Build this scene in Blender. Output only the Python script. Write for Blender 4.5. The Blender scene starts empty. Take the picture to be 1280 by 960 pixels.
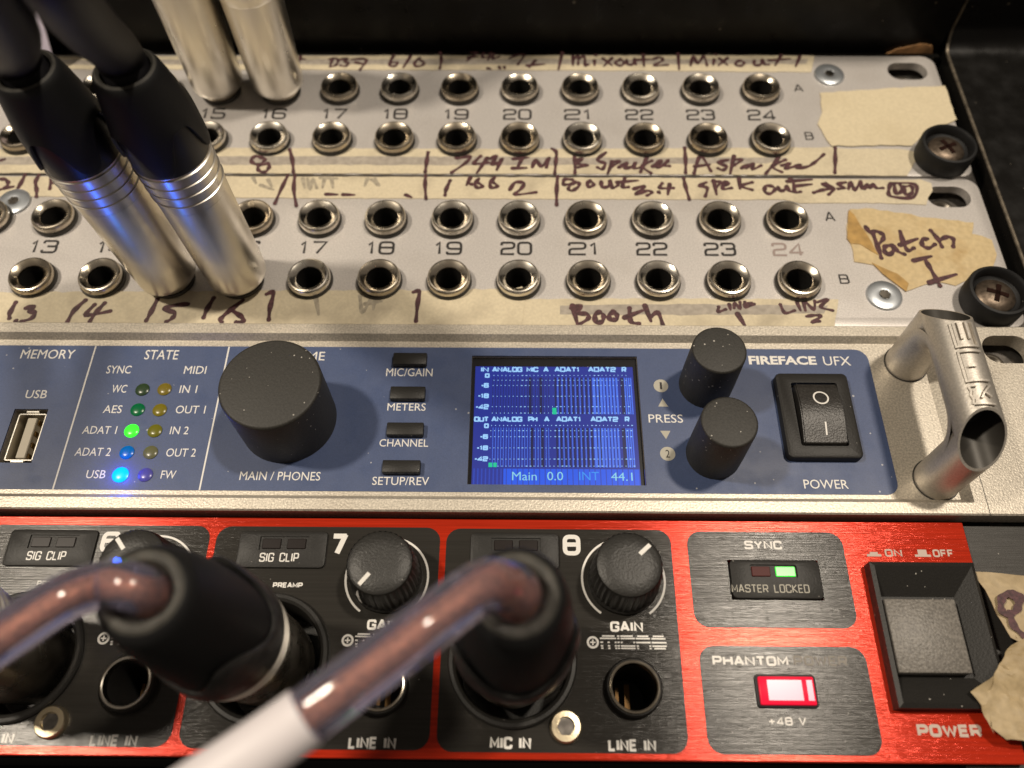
import bpy, bmesh, math, random
from mathutils import Vector, Matrix, Euler
from mathutils.geometry import tessellate_polygon
random.seed(7)
C = bpy.context.scene.collection
R = math.radians
S = 0.001                                   # everything below is written in millimetres
# ------------------------------------------------------------------ camera, light, exposure
FPX = 1028.79
CAMP = Vector((128.227, -11.343, 152.907))
CAMR = Euler((0.51009, 0.00485, 0.0089), 'XYZ')
cam_d = bpy.data.cameras.new('camera'); cam = bpy.data.objects.new('camera', cam_d); C.objects.link(cam)
cam.location = CAMP * S; cam.rotation_euler = CAMR
cam_d.sensor_width = 36; cam_d.lens = FPX * 36 / 1280
cam_d.clip_start = 0.002; cam_d.clip_end = 50
cam_d.dof.use_dof = True; cam_d.dof.focus_distance = 0.164; cam_d.dof.aperture_fstop = 13
bpy.context.scene.camera = cam
world = bpy.data.worlds.new('World'); bpy.context.scene.world = world; world.use_nodes = True
bg = world.node_tree.nodes['Background']
bg.inputs[0].default_value = (1.0, 0.84, 0.68, 1); bg.inputs[1].default_value = 0.13
def lamp(name, d, dist, power, size, col):
    l = bpy.data.lights.new(name, 'AREA'); l.shape = 'DISK'; l.size = size; l.energy = power; l.color = col
    o = bpy.data.objects.new(name, l); C.objects.link(o)
    v = Vector(d).normalized(); o.location = (Vector((128, 80, 0)) + v * dist) * S
    o.rotation_euler = v.to_track_quat('Z', 'Y').to_euler(); return o
lamp('lamp_over_desk', (-0.62, 0.08, 1), 1200, 9.2, 0.085, (1, 0.88, 0.72))
lamp('lamp_over_rack', (0.33, 0.17, 1), 1200, 8.3, 0.085, (1, 0.88, 0.73))
vs = bpy.context.scene.view_settings
vs.view_transform = 'Standard'; vs.look = 'None'; vs.gamma = 1; vs.exposure = 0; vs.use_curve_mapping = False

CM = CAMR.to_matrix()
def P(px, py, h=0.0):                       # point of the plane z = h (mm) seen at a pixel of the 1280x960 photograph
    d = CM @ Vector(((px - 640) / FPX, -(py - 480) / FPX, -1)); t = (h - CAMP.z) / d.z
    return CAMP + d * t
def PY(px, py, y):                          # point of the vertical plane at y (mm) seen at a pixel
    d = CM @ Vector(((px - 640) / FPX, -(py - 480) / FPX, -1)); return CAMP + d * ((y - CAMP.y) / d.y)
def PD(px, py, depth):                      # point at a depth (mm) along the view axis
    return CAMP + CM @ Vector(((px - 640) / FPX, -(py - 480) / FPX, -1)) * depth
# ------------------------------------------------------------------ materials
def mk(name, col, rough=0.5, metal=0.0, grain=0.0, gscale=6000, bump=0.0, bscale=3000, specks=0.0, sscale=500, speckcol=(0.55, 0.52, 0.47),
       brushed=0.0, emit=None, estr=0.0, stain=0.0, stainscale=60, staincol=(0.1, 0.09, 0.08), trans=0.0, ior=1.45, spec=0.5, aniso=0.0, coat=0.0, roughvar=0.0, wave=0.0, streak=0.0, vary=0.0):
    m = bpy.data.materials.new(name); m.use_nodes = True
    nt = m.node_tree; b = nt.nodes['Principled BSDF']; N = nt.nodes.new; L = nt.links.new
    b.inputs['Base Color'].default_value = (*col, 1); b.inputs['Roughness'].default_value = rough; b.inputs['Metallic'].default_value = metal
    b.inputs['Specular IOR Level'].default_value = spec; b.inputs['IOR'].default_value = ior
    if trans: b.inputs['Transmission Weight'].default_value = trans
    if coat: b.inputs['Coat Weight'].default_value = coat; b.inputs['Coat Roughness'].default_value = 0.2
    if emit: b.inputs['Emission Color'].default_value = (*emit, 1); b.inputs['Emission Strength'].default_value = estr
    tc = N('ShaderNodeTexCoord'); co = tc.outputs['Object']; colout = None
    def noise(scale, detail=2, vec=None):
        n = N('ShaderNodeTexNoise'); n.inputs['Scale'].default_value = scale; n.inputs['Detail'].default_value = detail
        L(vec or co, n.inputs['Vector']); return n.outputs['Fac']
    def ramp(fac, a, c):
        r = N('ShaderNodeMapRange'); r.inputs[1].default_value = a; r.inputs[2].default_value = c; L(fac, r.inputs[0]); return r.outputs[0]
    def mix(fac, A, B, blend='MIX'):
        x = N('ShaderNodeMix'); x.data_type = 'RGBA'; x.blend_type = blend
        if isinstance(fac, float): x.inputs[0].default_value = fac
        else: L(fac, x.inputs[0])
        for i, v in ((6, A), (7, B)):
            if isinstance(v, tuple): x.inputs[i].default_value = (*v, 1)
            else: L(v, x.inputs[i])
        return x.outputs[2]
    colout = col; heights = []
    if grain:
        f = ramp(noise(gscale, 1), 0.3, 0.7)
        colout = mix(f, tuple(c * (1 - grain) for c in col), tuple(min(1, c * (1 + grain)) for c in col))
    if stain:
        f = ramp(noise(stainscale, 6), 0.52, 0.72); mm = N('ShaderNodeMath'); mm.operation = 'MULTIPLY'; mm.inputs[1].default_value = stain; L(f, mm.inputs[0])
        colout = mix(mm.outputs[0], colout, staincol)
    if specks:
        v = N('ShaderNodeTexVoronoi'); v.inputs['Scale'].default_value = sscale; L(co, v.inputs['Vector'])
        n2 = noise(sscale * 0.35, 1)
        th = N('ShaderNodeMath'); th.operation = 'MULTIPLY_ADD'; L(ramp(n2, 0.34, 0.72), th.inputs[0]); th.inputs[1].default_value = 0.13 * specks; th.inputs[2].default_value = 0.012
        lt = N('ShaderNodeMath'); lt.operation = 'LESS_THAN'; L(v.outputs['Distance'], lt.inputs[0]); L(th.outputs[0], lt.inputs[1])
        mm = N('ShaderNodeMath'); mm.operation = 'MULTIPLY'; mm.inputs[1].default_value = 0.7; L(lt.outputs[0], mm.inputs[0])
        colout = mix(mm.outputs[0], colout, speckcol)
    if streak:                               # brushing marks in the finish itself
        mp = N('ShaderNodeMapping'); mp.inputs['Scale'].default_value = (45, 2600, 2600); L(co, mp.inputs['Vector'])
        f = ramp(noise(1.0, 5, mp.outputs['Vector']), 0.3, 0.7)
        colout = mix(f, tuple(c * (1 - streak) for c in col), tuple(c * (1 + streak) for c in col)) if colout == col else mix(f, colout, tuple(c * (1 + streak) for c in col))
    if vary:                                 # each copy a little more or less tarnished
        oi = N('ShaderNodeObjectInfo'); mm = N('ShaderNodeMath'); mm.operation = 'MULTIPLY'; mm.inputs[1].default_value = vary; L(oi.outputs['Random'], mm.inputs[0])
        colout = mix(mm.outputs[0], colout, tuple(c * k for c, k in zip(col, (.55, .48, .38))))
    if not isinstance(colout, tuple): L(colout, b.inputs['Base Color'])
    nrm = None
    def addbump(h, strength, dist):
        nonlocal nrm
        bp = N('ShaderNodeBump'); bp.inputs['Strength'].default_value = strength; bp.inputs['Distance'].default_value = dist
        L(h, bp.inputs['Height'])
        if nrm: L(nrm, bp.inputs['Normal'])
        nrm = bp.outputs['Normal']
    if brushed:
        mp = N('ShaderNodeMapping'); mp.inputs['Scale'].default_value = (70, 5200, 5200); L(co, mp.inputs['Vector'])
        h = noise(1.0, 4, mp.outputs['Vector']); addbump(h, brushed, 0.00012)
        r = N('ShaderNodeMapRange'); r.inputs[1].default_value = 0.3; r.inputs[2].default_value = 0.7; r.inputs[3].default_value = rough - 0.03; r.inputs[4].default_value = rough + 0.05
        L(h, r.inputs[0]); L(r.outputs[0], b.inputs['Roughness'])
    if roughvar:
        r = N('ShaderNodeMapRange'); r.inputs[1].default_value = 0.3; r.inputs[2].default_value = 0.7; r.inputs[3].default_value = max(0.03, rough - roughvar); r.inputs[4].default_value = rough + roughvar
        L(noise(220, 5), r.inputs[0]); L(r.outputs[0], b.inputs['Roughness'])
    if wave: addbump(noise(110, 4), wave, 0.0012)
    if bump: addbump(noise(bscale, 3), bump, 0.0001)
    if nrm: L(nrm, b.inputs['Normal'])
    if aniso:
        b.inputs['Anisotropic'].default_value = aniso
        t = N('ShaderNodeCombineXYZ'); t.inputs[1].default_value = 1.0; L(t.outputs[0], b.inputs['Tangent'])
    return m
M = {}
M['silver'] = mk('silver_lacquer', (0.57, 0.54, 0.515), 0.42, 0.35, grain=0.14, gscale=3200, bump=0.25, bscale=3000, stain=0.22, stainscale=45, staincol=(0.30, 0.26, 0.22))
M['alu'] = mk('grained_aluminium', (0.53, 0.485, 0.41), 0.40, 0.5, grain=0.22, gscale=2600, bump=0.45, bscale=2600, stain=0.2, stainscale=70, staincol=(0.28, 0.23, 0.17))
M['handle'] = mk('satin_aluminium', (0.60, 0.56, 0.50), 0.44, 0.75, grain=0.1, gscale=2600, bump=0.25, bscale=2600)
M['blue'] = mk('blue_fascia', (0.058, 0.084, 0.175), 0.42, 0.0, grain=0.1, gscale=5000, bump=0.1, bscale=4000, specks=0.55, sscale=330, speckcol=(0.5, 0.5, 0.52), roughvar=0.08)
M['red'] = mk('red_brushed', (0.48, 0.028, 0.009), 0.19, 0.28, brushed=0.30, streak=0.22, aniso=0.85, spec=0.3)
M['field'] = mk('black_brushed', (0.028, 0.026, 0.023), 0.18, 0.05, brushed=0.28, streak=0.25, aniso=0.85, spec=0.24, specks=0.35, sscale=420)
M['ear'] = mk('black_ear', (0.035, 0.033, 0.03), 0.42, 0.3, brushed=0.4, specks=0.3)
M['chrome'] = mk('nickel', (0.80, 0.76, 0.68), 0.25, 1.0, roughvar=0.09, vary=0.8, stain=0.4, stainscale=300, staincol=(0.42, 0.34, 0.24))
M['nickel'] = mk('brushed_nickel', (0.78, 0.74, 0.66), 0.33, 1.0, roughvar=0.07, stain=0.14, stainscale=90, staincol=(0.42, 0.32, 0.22))
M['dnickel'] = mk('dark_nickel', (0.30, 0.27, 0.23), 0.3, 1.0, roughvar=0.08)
M['washer'] = mk('dark_washer', (0.05, 0.046, 0.04), 0.4, 0.3)
M['bore'] = mk('jack_bore', (0.012, 0.011, 0.010), 0.6)
M['contact'] = mk('contact', (0.5, 0.42, 0.3), 0.3, 1.0)
M['gold'] = mk('gold_contact', (0.35, 0.22, 0.08), 0.45, 1.0)
M['dgold'] = mk('dull_contact', (0.12, 0.07, 0.03), 0.5, 1.0)
M['zinc'] = mk('zinc', (0.66, 0.70, 0.74), 0.34, 0.9, bump=0.1)
M['brass'] = mk('yellow_zinc', (0.70, 0.60, 0.42), 0.32, 0.95, bump=0.2, bscale=2000)
M['rust'] = mk('rusty_screw', (0.13, 0.10, 0.075), 0.42, 0.8, grain=0.3, gscale=900, bump=0.4, bscale=1500)
M['cross'] = mk('rusty_recess', (0.016, 0.006, 0.004), 0.8, spec=0.1)
M['plastic'] = mk('black_plastic', (0.018, 0.017, 0.0155), 0.44, spec=0.3, grain=0.2, bump=0.35, bscale=2600, specks=0.5, sscale=420)
M['knob'] = mk('black_knob', (0.026, 0.0245, 0.021), 0.55, grain=0.25, gscale=3000, bump=0.4, bscale=2200, specks=0.95, sscale=700)
M['knobcap'] = mk('knob_cap', (0.020, 0.019, 0.017), 0.42, grain=0.3, bump=0.7, bscale=2400, specks=0.5, sscale=420)
M['rocker'] = mk('rocker_black', (0.026, 0.024, 0.022), 0.36, grain=0.3, gscale=2500, bump=0.7, bscale=2600)
M['switch'] = mk('textured_switch', (0.16, 0.148, 0.132), 0.42, grain=0.3, gscale=2500, bump=0.9, bscale=2200)
M['rubber'] = mk('black_rubber', (0.009, 0.009, 0.0095), 0.55, bump=0.15, bscale=1500, specks=0.25, sscale=330, spec=0.35)
M['gloss'] = mk('glossy_black', (0.008, 0.008, 0.010), 0.38)
M['shell'] = mk('connector_shell', (0.42, 0.38, 0.32), 0.3, 1.0, roughvar=0.08, stain=0.3, stainscale=120, staincol=(0.22, 0.18, 0.13))
M['old_tape'] = mk('old_torn_tape', (0.40, 0.31, 0.18), 0.55, grain=0.1, gscale=900, bump=0.6, bscale=400, stain=0.7, stainscale=140, staincol=(0.24, 0.17, 0.08), wave=0.6)
M['sleeve_rubber'] = mk('sleeve_rubber', (0.030, 0.029, 0.028), 0.42, bump=0.2, bscale=1200, specks=0.35, sscale=330, grain=0.3, gscale=500)
M['boot_end'] = mk('worn_rubber', (0.05, 0.047, 0.04), 0.6, grain=0.3, gscale=600)
M['cable'] = mk('black_cable', (0.008, 0.0075, 0.009), 0.55, spec=0.2, bump=0.2, bscale=900)
M['jacket'] = mk('violet_clear_jacket', (0.70, 0.67, 0.88), 0.08, trans=0.92, ior=1.40)
M['copper'] = mk('copper_shield', (0.70, 0.30, 0.14), 0.36, 0.6, grain=0.3, gscale=1400, bump=0.4, bscale=1600)
M['sleeve'] = mk('white_sleeve', (0.70, 0.66, 0.68), 0.45)
M['white'] = mk('white_print', (0.74, 0.72, 0.68), 0.4)
M['worn_white'] = mk('worn_white_print', (0.22, 0.20, 0.17), 0.5)
M['grey_print'] = mk('grey_print', (0.42, 0.40, 0.34), 0.6)
M['ink'] = mk('black_print', (0.020, 0.017, 0.016), 0.6)
M['faded_ink'] = mk('faded_print', (0.30, 0.24, 0.22), 0.6)
M['marker'] = mk('felt_marker', (0.070, 0.026, 0.030), 0.55, grain=0.4, gscale=1500)
M['old_marker'] = mk('erased_marker', (0.33, 0.29, 0.22), 0.6, grain=0.2, gscale=900)
M['tape'] = mk('masking_tape', (0.60, 0.525, 0.375), 0.62, grain=0.06, gscale=1500, bump=0.5, bscale=700, stain=0.6, stainscale=90, staincol=(0.34, 0.29, 0.21), wave=0.6)
M['clean_tape'] = mk('clean_masking_tape', (0.63, 0.545, 0.375), 0.65, grain=0.05, gscale=1200, bump=0.5, bscale=500, stain=0.5, stainscale=60, staincol=(0.52, 0.44, 0.28), wave=0.6)
M['amber_tape'] = mk('amber_masking_tape', (0.55, 0.43, 0.24), 0.5, grain=0.08, gscale=900, bump=0.6, bscale=400, stain=0.5, stainscale=150, staincol=(0.36, 0.22, 0.07), wave=0.6)
M['fold'] = mk('folded_tape', (0.42, 0.26, 0.085), 0.42, grain=0.2, gscale=500, bump=0.6, bscale=400)
M['stripe'] = mk('old_tape_grime', (0.36, 0.32, 0.27), 0.65, grain=0.15, gscale=700, bump=0.4, bscale=700, stain=0.5, stainscale=150, staincol=(0.24, 0.21, 0.18))
M['case'] = mk('black_case', (0.006, 0.0055, 0.005), 0.36, specks=0.7, sscale=190, speckcol=(0.16, 0.14, 0.11), roughvar=0.12, bump=0.12, bscale=500, spec=0.2)
M['gloss_case'] = mk('black_case_side', (0.007, 0.0065, 0.006), 0.30, specks=0.9, sscale=260, speckcol=(0.16, 0.14, 0.11), roughvar=0.1, bump=0.2, bscale=700, spec=0.35)
M['trim'] = mk('worn_trim', (0.20, 0.17, 0.13), 0.42, 0.7, grain=0.4, gscale=500)
M['wood'] = mk('bare_wood', (0.62, 0.34, 0.15), 0.7, grain=0.4, gscale=300)
M['rail'] = mk('zinc_rail', (0.12, 0.11, 0.10), 0.4, 0.8, grain=0.3, gscale=800)
M['tag'] = mk('pale_tag', (0.80, 0.73, 0.88), 0.5)
M['void'] = mk('inner_black', (0.006, 0.006, 0.006), 0.8)
M['usb_white'] = mk('usb_plastic', (0.60, 0.54, 0.43), 0.5)
def led_mat(n, col, e=0): return mk(n, col, 0.25, emit=col if e else None, estr=e)
# ------------------------------------------------------------------ mesh builder
class MB:
    def __init__(s): s.b = bmesh.new()
    def box(s, x0, x1, y0, y1, z0, z1, bev=0.0, seg=2):
        b2 = bmesh.new(); bmesh.ops.create_cube(b2, size=1)
        for v in b2.verts: v.co = Vector(((x0 + x1) / 2 + v.co.x * (x1 - x0), (y0 + y1) / 2 + v.co.y * (y1 - y0), (z0 + z1) / 2 + v.co.z * (z1 - z0)))
        if bev: bmesh.ops.bevel(b2, geom=b2.edges[:], offset=bev, segments=seg, affect='EDGES', profile=0.5)
        return s.join(b2)
    def join(s, b2, mat=None):
        if mat: b2.transform(mat)
        me = bpy.data.meshes.new('tmp'); b2.to_mesh(me); s.b.from_mesh(me); bpy.data.meshes.remove(me); b2.free(); return s
    def rev(s, prof, n=32, cx=0, cy=0, mat=None, fz=None, fr=None, cap0=False, cap1=False):
        b2 = bmesh.new(); rings = []
        for i, (r, z) in enumerate(prof):
            if r <= 1e-6 and not fz: rings.append([b2.verts.new((cx, cy, z))]); continue
            rings.append([b2.verts.new((cx + (r + (fr(i, 2 * math.pi * k / n) if fr else 0)) * math.cos(2 * math.pi * k / n), cy + (r + (fr(i, 2 * math.pi * k / n) if fr else 0)) * math.sin(2 * math.pi * k / n),
                          z + (fz(i, 2 * math.pi * k / n) if fz else 0))) for k in range(n)])
        for a, c in zip(rings, rings[1:]):
            for k in range(n):
                k2 = (k + 1) % n
                if len(a) == 1 and len(c) == 1: continue
                if len(a) == 1: b2.faces.new((a[0], c[k2], c[k])) if False else b2.faces.new((a[0], c[k], c[k2]))
                elif len(c) == 1: b2.faces.new((a[k], a[k2], c[0]))
                else: b2.faces.new((a[k], a[k2], c[k2], c[k]))
        if cap0 and len(rings[0]) > 1: b2.faces.new(rings[0][::-1])
        if cap1 and len(rings[-1]) > 1: b2.faces.new(rings[-1])
        bmesh.ops.recalc_face_normals(b2, faces=b2.faces[:])
        return s.join(b2, mat)
    def prism(s, pts, z0, z1, bev=0.0, mat=None):
        b2 = bmesh.new(); n = len(pts)
        lo = [b2.verts.new((p[0], p[1], z0)) for p in pts]; hi = [b2.verts.new((p[0], p[1], z1)) for p in pts]
        ft = b2.faces.new(hi); b2.faces.new(lo[::-1])
        for i in range(n): b2.faces.new((lo[i], lo[(i + 1) % n], hi[(i + 1) % n], hi[i]))
        bmesh.ops.recalc_face_normals(b2, faces=b2.faces[:])
        if bev: bmesh.ops.bevel(b2, geom=list(ft.edges), offset=bev, segments=2, affect='EDGES', profile=0.5)
        return s.join(b2, mat)
    def sheet(s, pts, z):
        vs_ = [Vector((p[0], p[1], 0)) for p in pts]
        vv = [s.b.verts.new((p[0], p[1], z)) for p in pts]
        for t in tessellate_polygon([vs_]):
            f = [vv[i] for i in t]
            a, b_, c = (v.co for v in f)
            if (b_ - a).cross(c - a).z < 0: f.reverse()
            try: s.b.faces.new(f)
            except ValueError: pass
        return s
    def ribbon(s, pts, hw, z, closed=False, caps=True, hws=None):
        pts = [Vector((p[0], p[1])) for p in pts]
        q = [pts[0]]
        for p in pts[1:]:
            if (p - q[-1]).length > 1e-4: q.append(p)
        if closed and (q[0] - q[-1]).length < 1e-4: q.pop()
        n = len(q)
        if n < 2: return s
        Lv, Rv = [], []
        for i in range(n):
            a = q[(i - 1) % n] if (closed or i > 0) else None; c = q[(i + 1) % n] if (closed or i < n - 1) else None
            d1 = (q[i] - a).normalized() if a is not None else None; d2 = (c - q[i]).normalized() if c is not None else None
            if d1 is None: t = d2; k = 1
            elif d2 is None: t = d1; k = 1
            else:
                t = d1 + d2
                t = t.normalized() if t.length > 1e-3 else d1
                k = min(1.22, 1 / max(0.35, t.dot(d1)))
            w = (hws[i] if hws else hw) * k; nn = Vector((-t.y, t.x))
            zz = z + 0.012 * i / n; Lv.append(s.b.verts.new((q[i].x + nn.x * w, q[i].y + nn.y * w, zz))); Rv.append(s.b.verts.new((q[i].x - nn.x * w, q[i].y - nn.y * w, zz)))
        for i in range(n if closed else n - 1):
            j = (i + 1) % n
            s.b.faces.new((Rv[i], Rv[j], Lv[j], Lv[i]))
        if caps and not closed:
            for i, sg in ((0, -1), (n - 1, 1)):
                d = (q[1] - q[0]).normalized() if i == 0 else (q[-1] - q[-2]).normalized()
                w = hws[i] if hws else hw; nn = Vector((-d.y, d.x)); arc = []
                for k in range(1, 6):
                    a = math.pi * k / 6
                    p = q[i] + nn * (w * math.cos(a)) + d * (sg * w * math.sin(a)); arc.append(s.b.verts.new((p.x, p.y, z + 0.012 * i / n)))
                f = [Lv[i]] + arc + [Rv[i]]
                if sg < 0: s.b.faces.new(f)
                else: s.b.faces.new(f[::-1])
        return s
    def tube(s, path, rad, n=20, cap=True):
        b2 = bmesh.new(); pts = [Vector(p) for p in path]; rings = []; up = Vector((0, 0, 1)); prev = None
        for i, p in enumerate(pts):
            t = (pts[min(i + 1, len(pts) - 1)] - pts[max(i - 1, 0)]).normalized()
            if prev is None: u = t.orthogonal().normalized()
            else: u = (prev - t * prev.dot(t)).normalized()
            prev = u; w = t.cross(u); r = rad[i] if isinstance(rad, (list, tuple)) else rad
            rings.append([b2.verts.new(p + (u * math.cos(2 * math.pi * k / n) + w * math.sin(2 * math.pi * k / n)) * r) for k in range(n)])
        for a, c in zip(rings, rings[1:]):
            for k in range(n): b2.faces.new((a[k], a[(k + 1) % n], c[(k + 1) % n], c[k]))
        if cap: b2.faces.new(rings[0][::-1]); b2.faces.new(rings[-1])
        bmesh.ops.recalc_face_normals(b2, faces=b2.faces[:])
        return s.join(b2)
def spline(pts, k=8):
    pts = [Vector(p) for p in pts]; out = []
    for i in range(len(pts) - 1):
        p0 = pts[max(i - 1, 0)]; p1 = pts[i]; p2 = pts[i + 1]; p3 = pts[min(i + 2, len(pts) - 1)]
        for j in range(k):
            t = j / k
            out.append(0.5 * ((2 * p1) + (p2 - p0) * t + (2 * p0 - 5 * p1 + 4 * p2 - p3) * t * t + (3 * p1 - p0 - 3 * p2 + p3) * t ** 3))
    out.append(pts[-1]); return out
def rrect(x0, x1, y0, y1, r, n=6):
    rs = r if isinstance(r, (list, tuple)) else (r,) * 4     # bl, br, tr, tl
    o = []
    for (cx, cy, a0, rr) in ((x0 + rs[0], y0 + rs[0], 180, rs[0]), (x1 - rs[1], y0 + rs[1], 270, rs[1]), (x1 - rs[2], y1 - rs[2], 0, rs[2]), (x0 + rs[3], y1 - rs[3], 90, rs[3])):
        if rr < 1e-6: o.append((cx, cy)); continue
        for k in range(n + 1):
            a = R(a0 + 90 * k / n); o.append((cx + rr * math.cos(a), cy + rr * math.sin(a)))
    return o
def circ(cx, cy, r, n=32): return [(cx + r * math.cos(2 * math.pi * k / n), cy + r * math.sin(2 * math.pi * k / n)) for k in range(n)]
ORG = {}
def thing(name, label, cat, loc=(0, 0, 0), group=None):
    o = bpy.data.objects.new(name, None); C.objects.link(o); o.empty_display_size = 0.005
    o.location = Vector(loc) * S; o['label'] = label; o['category'] = cat
    if group: o['group'] = group
    ORG[o] = Vector(loc); return o
def part(name, mb, mat, parent, label=None, kind=None, smooth=35, local=False, cut=None):
    org = ORG[parent]
    if local: org = Vector((0, 0, 0))
    me = bpy.data.meshes.new(name)
    mb.b.transform(Matrix.Translation(-org)); mb.b.transform(Matrix.Scale(S, 4)); mb.b.to_mesh(me); mb.b.free()
    if cut:
        cm = bpy.data.meshes.new('cut'); cut.b.transform(Matrix.Translation(-org)); cut.b.transform(Matrix.Scale(S, 4)); cut.b.to_mesh(cm); cut.b.free()
        # work at mm scale for a robust boolean
        me.transform(Matrix.Scale(1000, 4)); cm.transform(Matrix.Scale(1000, 4))
        a = bpy.data.objects.new('a', me); c = bpy.data.objects.new('c', cm); C.objects.link(a); C.objects.link(c)
        md = a.modifiers.new('b', 'BOOLEAN'); md.operation = 'DIFFERENCE'; md.solver = 'EXACT'; md.object = c
        bpy.context.view_layer.update()
        dg = bpy.context.evaluated_depsgraph_get(); nm = bpy.data.meshes.new_from_object(a.evaluated_get(dg))
        bpy.data.objects.remove(a); bpy.data.objects.remove(c); bpy.data.meshes.remove(me); bpy.data.meshes.remove(cm)
        me = nm; me.name = name; me.transform(Matrix.Scale(S, 4)); me.materials.clear()
    me.materials.append(M[mat] if isinstance(mat, str) else mat)
    if smooth:
        me.polygons.foreach_set('use_smooth', [True] * len(me.polygons)); me.set_sharp_from_angle(angle=R(smooth))
    o = bpy.data.objects.new(name, me); C.objects.link(o); o.parent = parent; ORG[o] = ORG[parent]
    if label: o['label'] = label
    if kind: o['kind'] = kind
    return o
def place(o, loc): o.location = Vector(loc) * S; return o
def inst(o, parent, loc):                              # a copy of a part with its sub-parts
    c = o.copy(); C.objects.link(c); c.parent = parent; c.location = Vector(loc) * S
    for ch in o.children:
        d = ch.copy(); C.objects.link(d); d.parent = c
    return c
def copy_thing(o, loc, label):
    c = o.copy(); C.objects.link(c); c.location = Vector(loc) * S; c['label'] = label
    for ch in o.children:
        d = ch.copy(); C.objects.link(d); d.parent = c
        for g in ch.children:
            e = g.copy(); C.objects.link(e); e.parent = d
    return c
# ------------------------------------------------------------------ lettering
ZC = [0]
def zoff(): ZC[0] = (ZC[0] + 1) % 9; return 0.004 * ZC[0]
def g_(w, *st): return (w, st)
GL = {
 '0': g_(1, ['c', (0,0),(1,0),(1,1),(0,1)]), 'O': g_(1, ['c', (0,0),(1,0),(1,1),(0,1)]),
 '1': g_(.5, ['s',(0,.74),(.5,1),(.5,0)]), '2': g_(1, ['o',(0,.76),(0,1),(1,1),(1,.52),(0,.46),(0,0,0),(1,0)]),
 '3': g_(1, ['o',(0,.78),(0,1),(1,1),(1,.52),(.3,.52)], ['o',(.9,.52),(1,.5),(1,0),(0,0),(0,.22)]), '4': g_(1, ['s',(.76,0),(.76,1),(0,.27),(0,.23),(1,.23)]),
 '5': g_(1, ['o',(.95,1),(.05,1,0),(.05,.58,0),(1,.58),(1,0),(0,0),(0,.2)]), '6': g_(1, ['o',(1,.8),(1,1),(0,1),(0,0),(1,0),(1,.56),(.04,.56)]),
 '7': g_(.92, ['s',(0,1),(1,1),(.35,0)]), '8': g_(1, ['c', (0,0),(1,0),(1,1),(0,1)], ['s',(0,.53),(1,.53)]),
 '9': g_(1, ['o',(0,.2),(0,0),(1,0),(1,1),(0,1),(0,.44),(.96,.44)]),
 'A': g_(1.05, ['s',(0,0),(.46,1),(.54,1),(1,0)], ['s',(.17,.3),(.83,.3)]), 'B': g_(.95, ['c',(0,0,0),(1,0),(1,.53),(0,.53,0)], ['o',(0,.53),(0,1,0),(.93,1),(.93,.53)]),
 'C': g_(1, ['o',(1,.7),(1,1),(0,1),(0,0),(1,0),(1,.3)]), 'D': g_(1, ['c',(0,0,0),(1,0),(1,1),(0,1,0)]), 'E': g_(.85, ['s',(1,1),(0,1),(0,0),(1,0)], ['s',(0,.52),(.9,.52)]),
 'F': g_(.85, ['s',(1,1),(0,1),(0,0)], ['s',(0,.5),(.88,.5)]), 'G': g_(1, ['o',(1,.72),(1,1),(0,1),(0,0),(1,0),(1,.46,0),(.55,.46)]),
 'H': g_(1, ['s',(0,0),(0,1)], ['s',(1,0),(1,1)], ['s',(0,.52),(1,.52)]), 'I': g_(.08, ['s',(.5,0),(.5,1)]), 'K': g_(.95, ['s',(0,0),(0,1)], ['s',(.95,1),(.1,.5),(1,0)]),
 'L': g_(.8, ['s',(0,1),(0,0),(1,0)]), 'M': g_(1.15, ['s',(0,0),(0,1),(.5,.25),(1,1),(1,0)]), 'N': g_(1, ['s',(0,0),(0,1),(1,0),(1,1)]),
 'P': g_(.95, ['o',(0,0),(0,1,0),(1,1),(1,.42),(0,.42)]), 'R': g_(.98, ['o',(0,0),(0,1,0),(1,1),(1,.44),(0,.44)], ['s',(.55,.44),(1,0)]),
 'S': g_(1, ['o',(1,.76),(1,1),(0,1),(0,.53),(1,.5),(1,0),(0,0),(0,.24)]), 'T': g_(.95, ['s',(0,1),(1,1)], ['s',(.5,1),(.5,0)]), 'U': g_(1, ['o',(0,1),(0,0),(1,0),(1,1)]),
 'V': g_(1, ['s',(0,1),(.5,0),(1,1)]), 'W': g_(1.4, ['s',(0,1),(.26,0),(.5,.85),(.74,0),(1,1)]), 'X': g_(1, ['s',(0,1),(1,0)], ['s',(0,0),(1,1)]), 'Y': g_(1, ['s',(0,1),(.5,.45),(1,1)], ['s',(.5,.45),(.5,0)]),
 '+': g_(.95, ['s',(0,.45),(1,.45)], ['s',(.5,.1),(.5,.8)]), '-': g_(.5, ['s',(0,.45),(1,.45)]), '.': g_(.05, ['s',(.5,0),(.5,.08)]), '/': g_(.6, ['s',(0,-.1),(1,1.1)]), ' ': g_(.45,),
}
def rnd(pts, closed, r):
    out = []; n = len(pts)
    for i, p in enumerate(pts):
        rr = p[2] if len(p) > 2 else r; v = Vector(p[:2])
        if (not closed and i in (0, n - 1)) or rr <= 0: out.append(v); continue
        a = Vector(pts[(i - 1) % n][:2]); c = Vector(pts[(i + 1) % n][:2])
        rr = min(rr, (a - v).length * .5, (c - v).length * .5)
        s0 = v + (a - v).normalized() * rr; s1 = v + (c - v).normalized() * rr
        for k in range(6):
            t = k / 5; out.append(s0 * (1 - t) ** 2 + v * 2 * t * (1 - t) + s1 * t * t)
    return out
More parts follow.
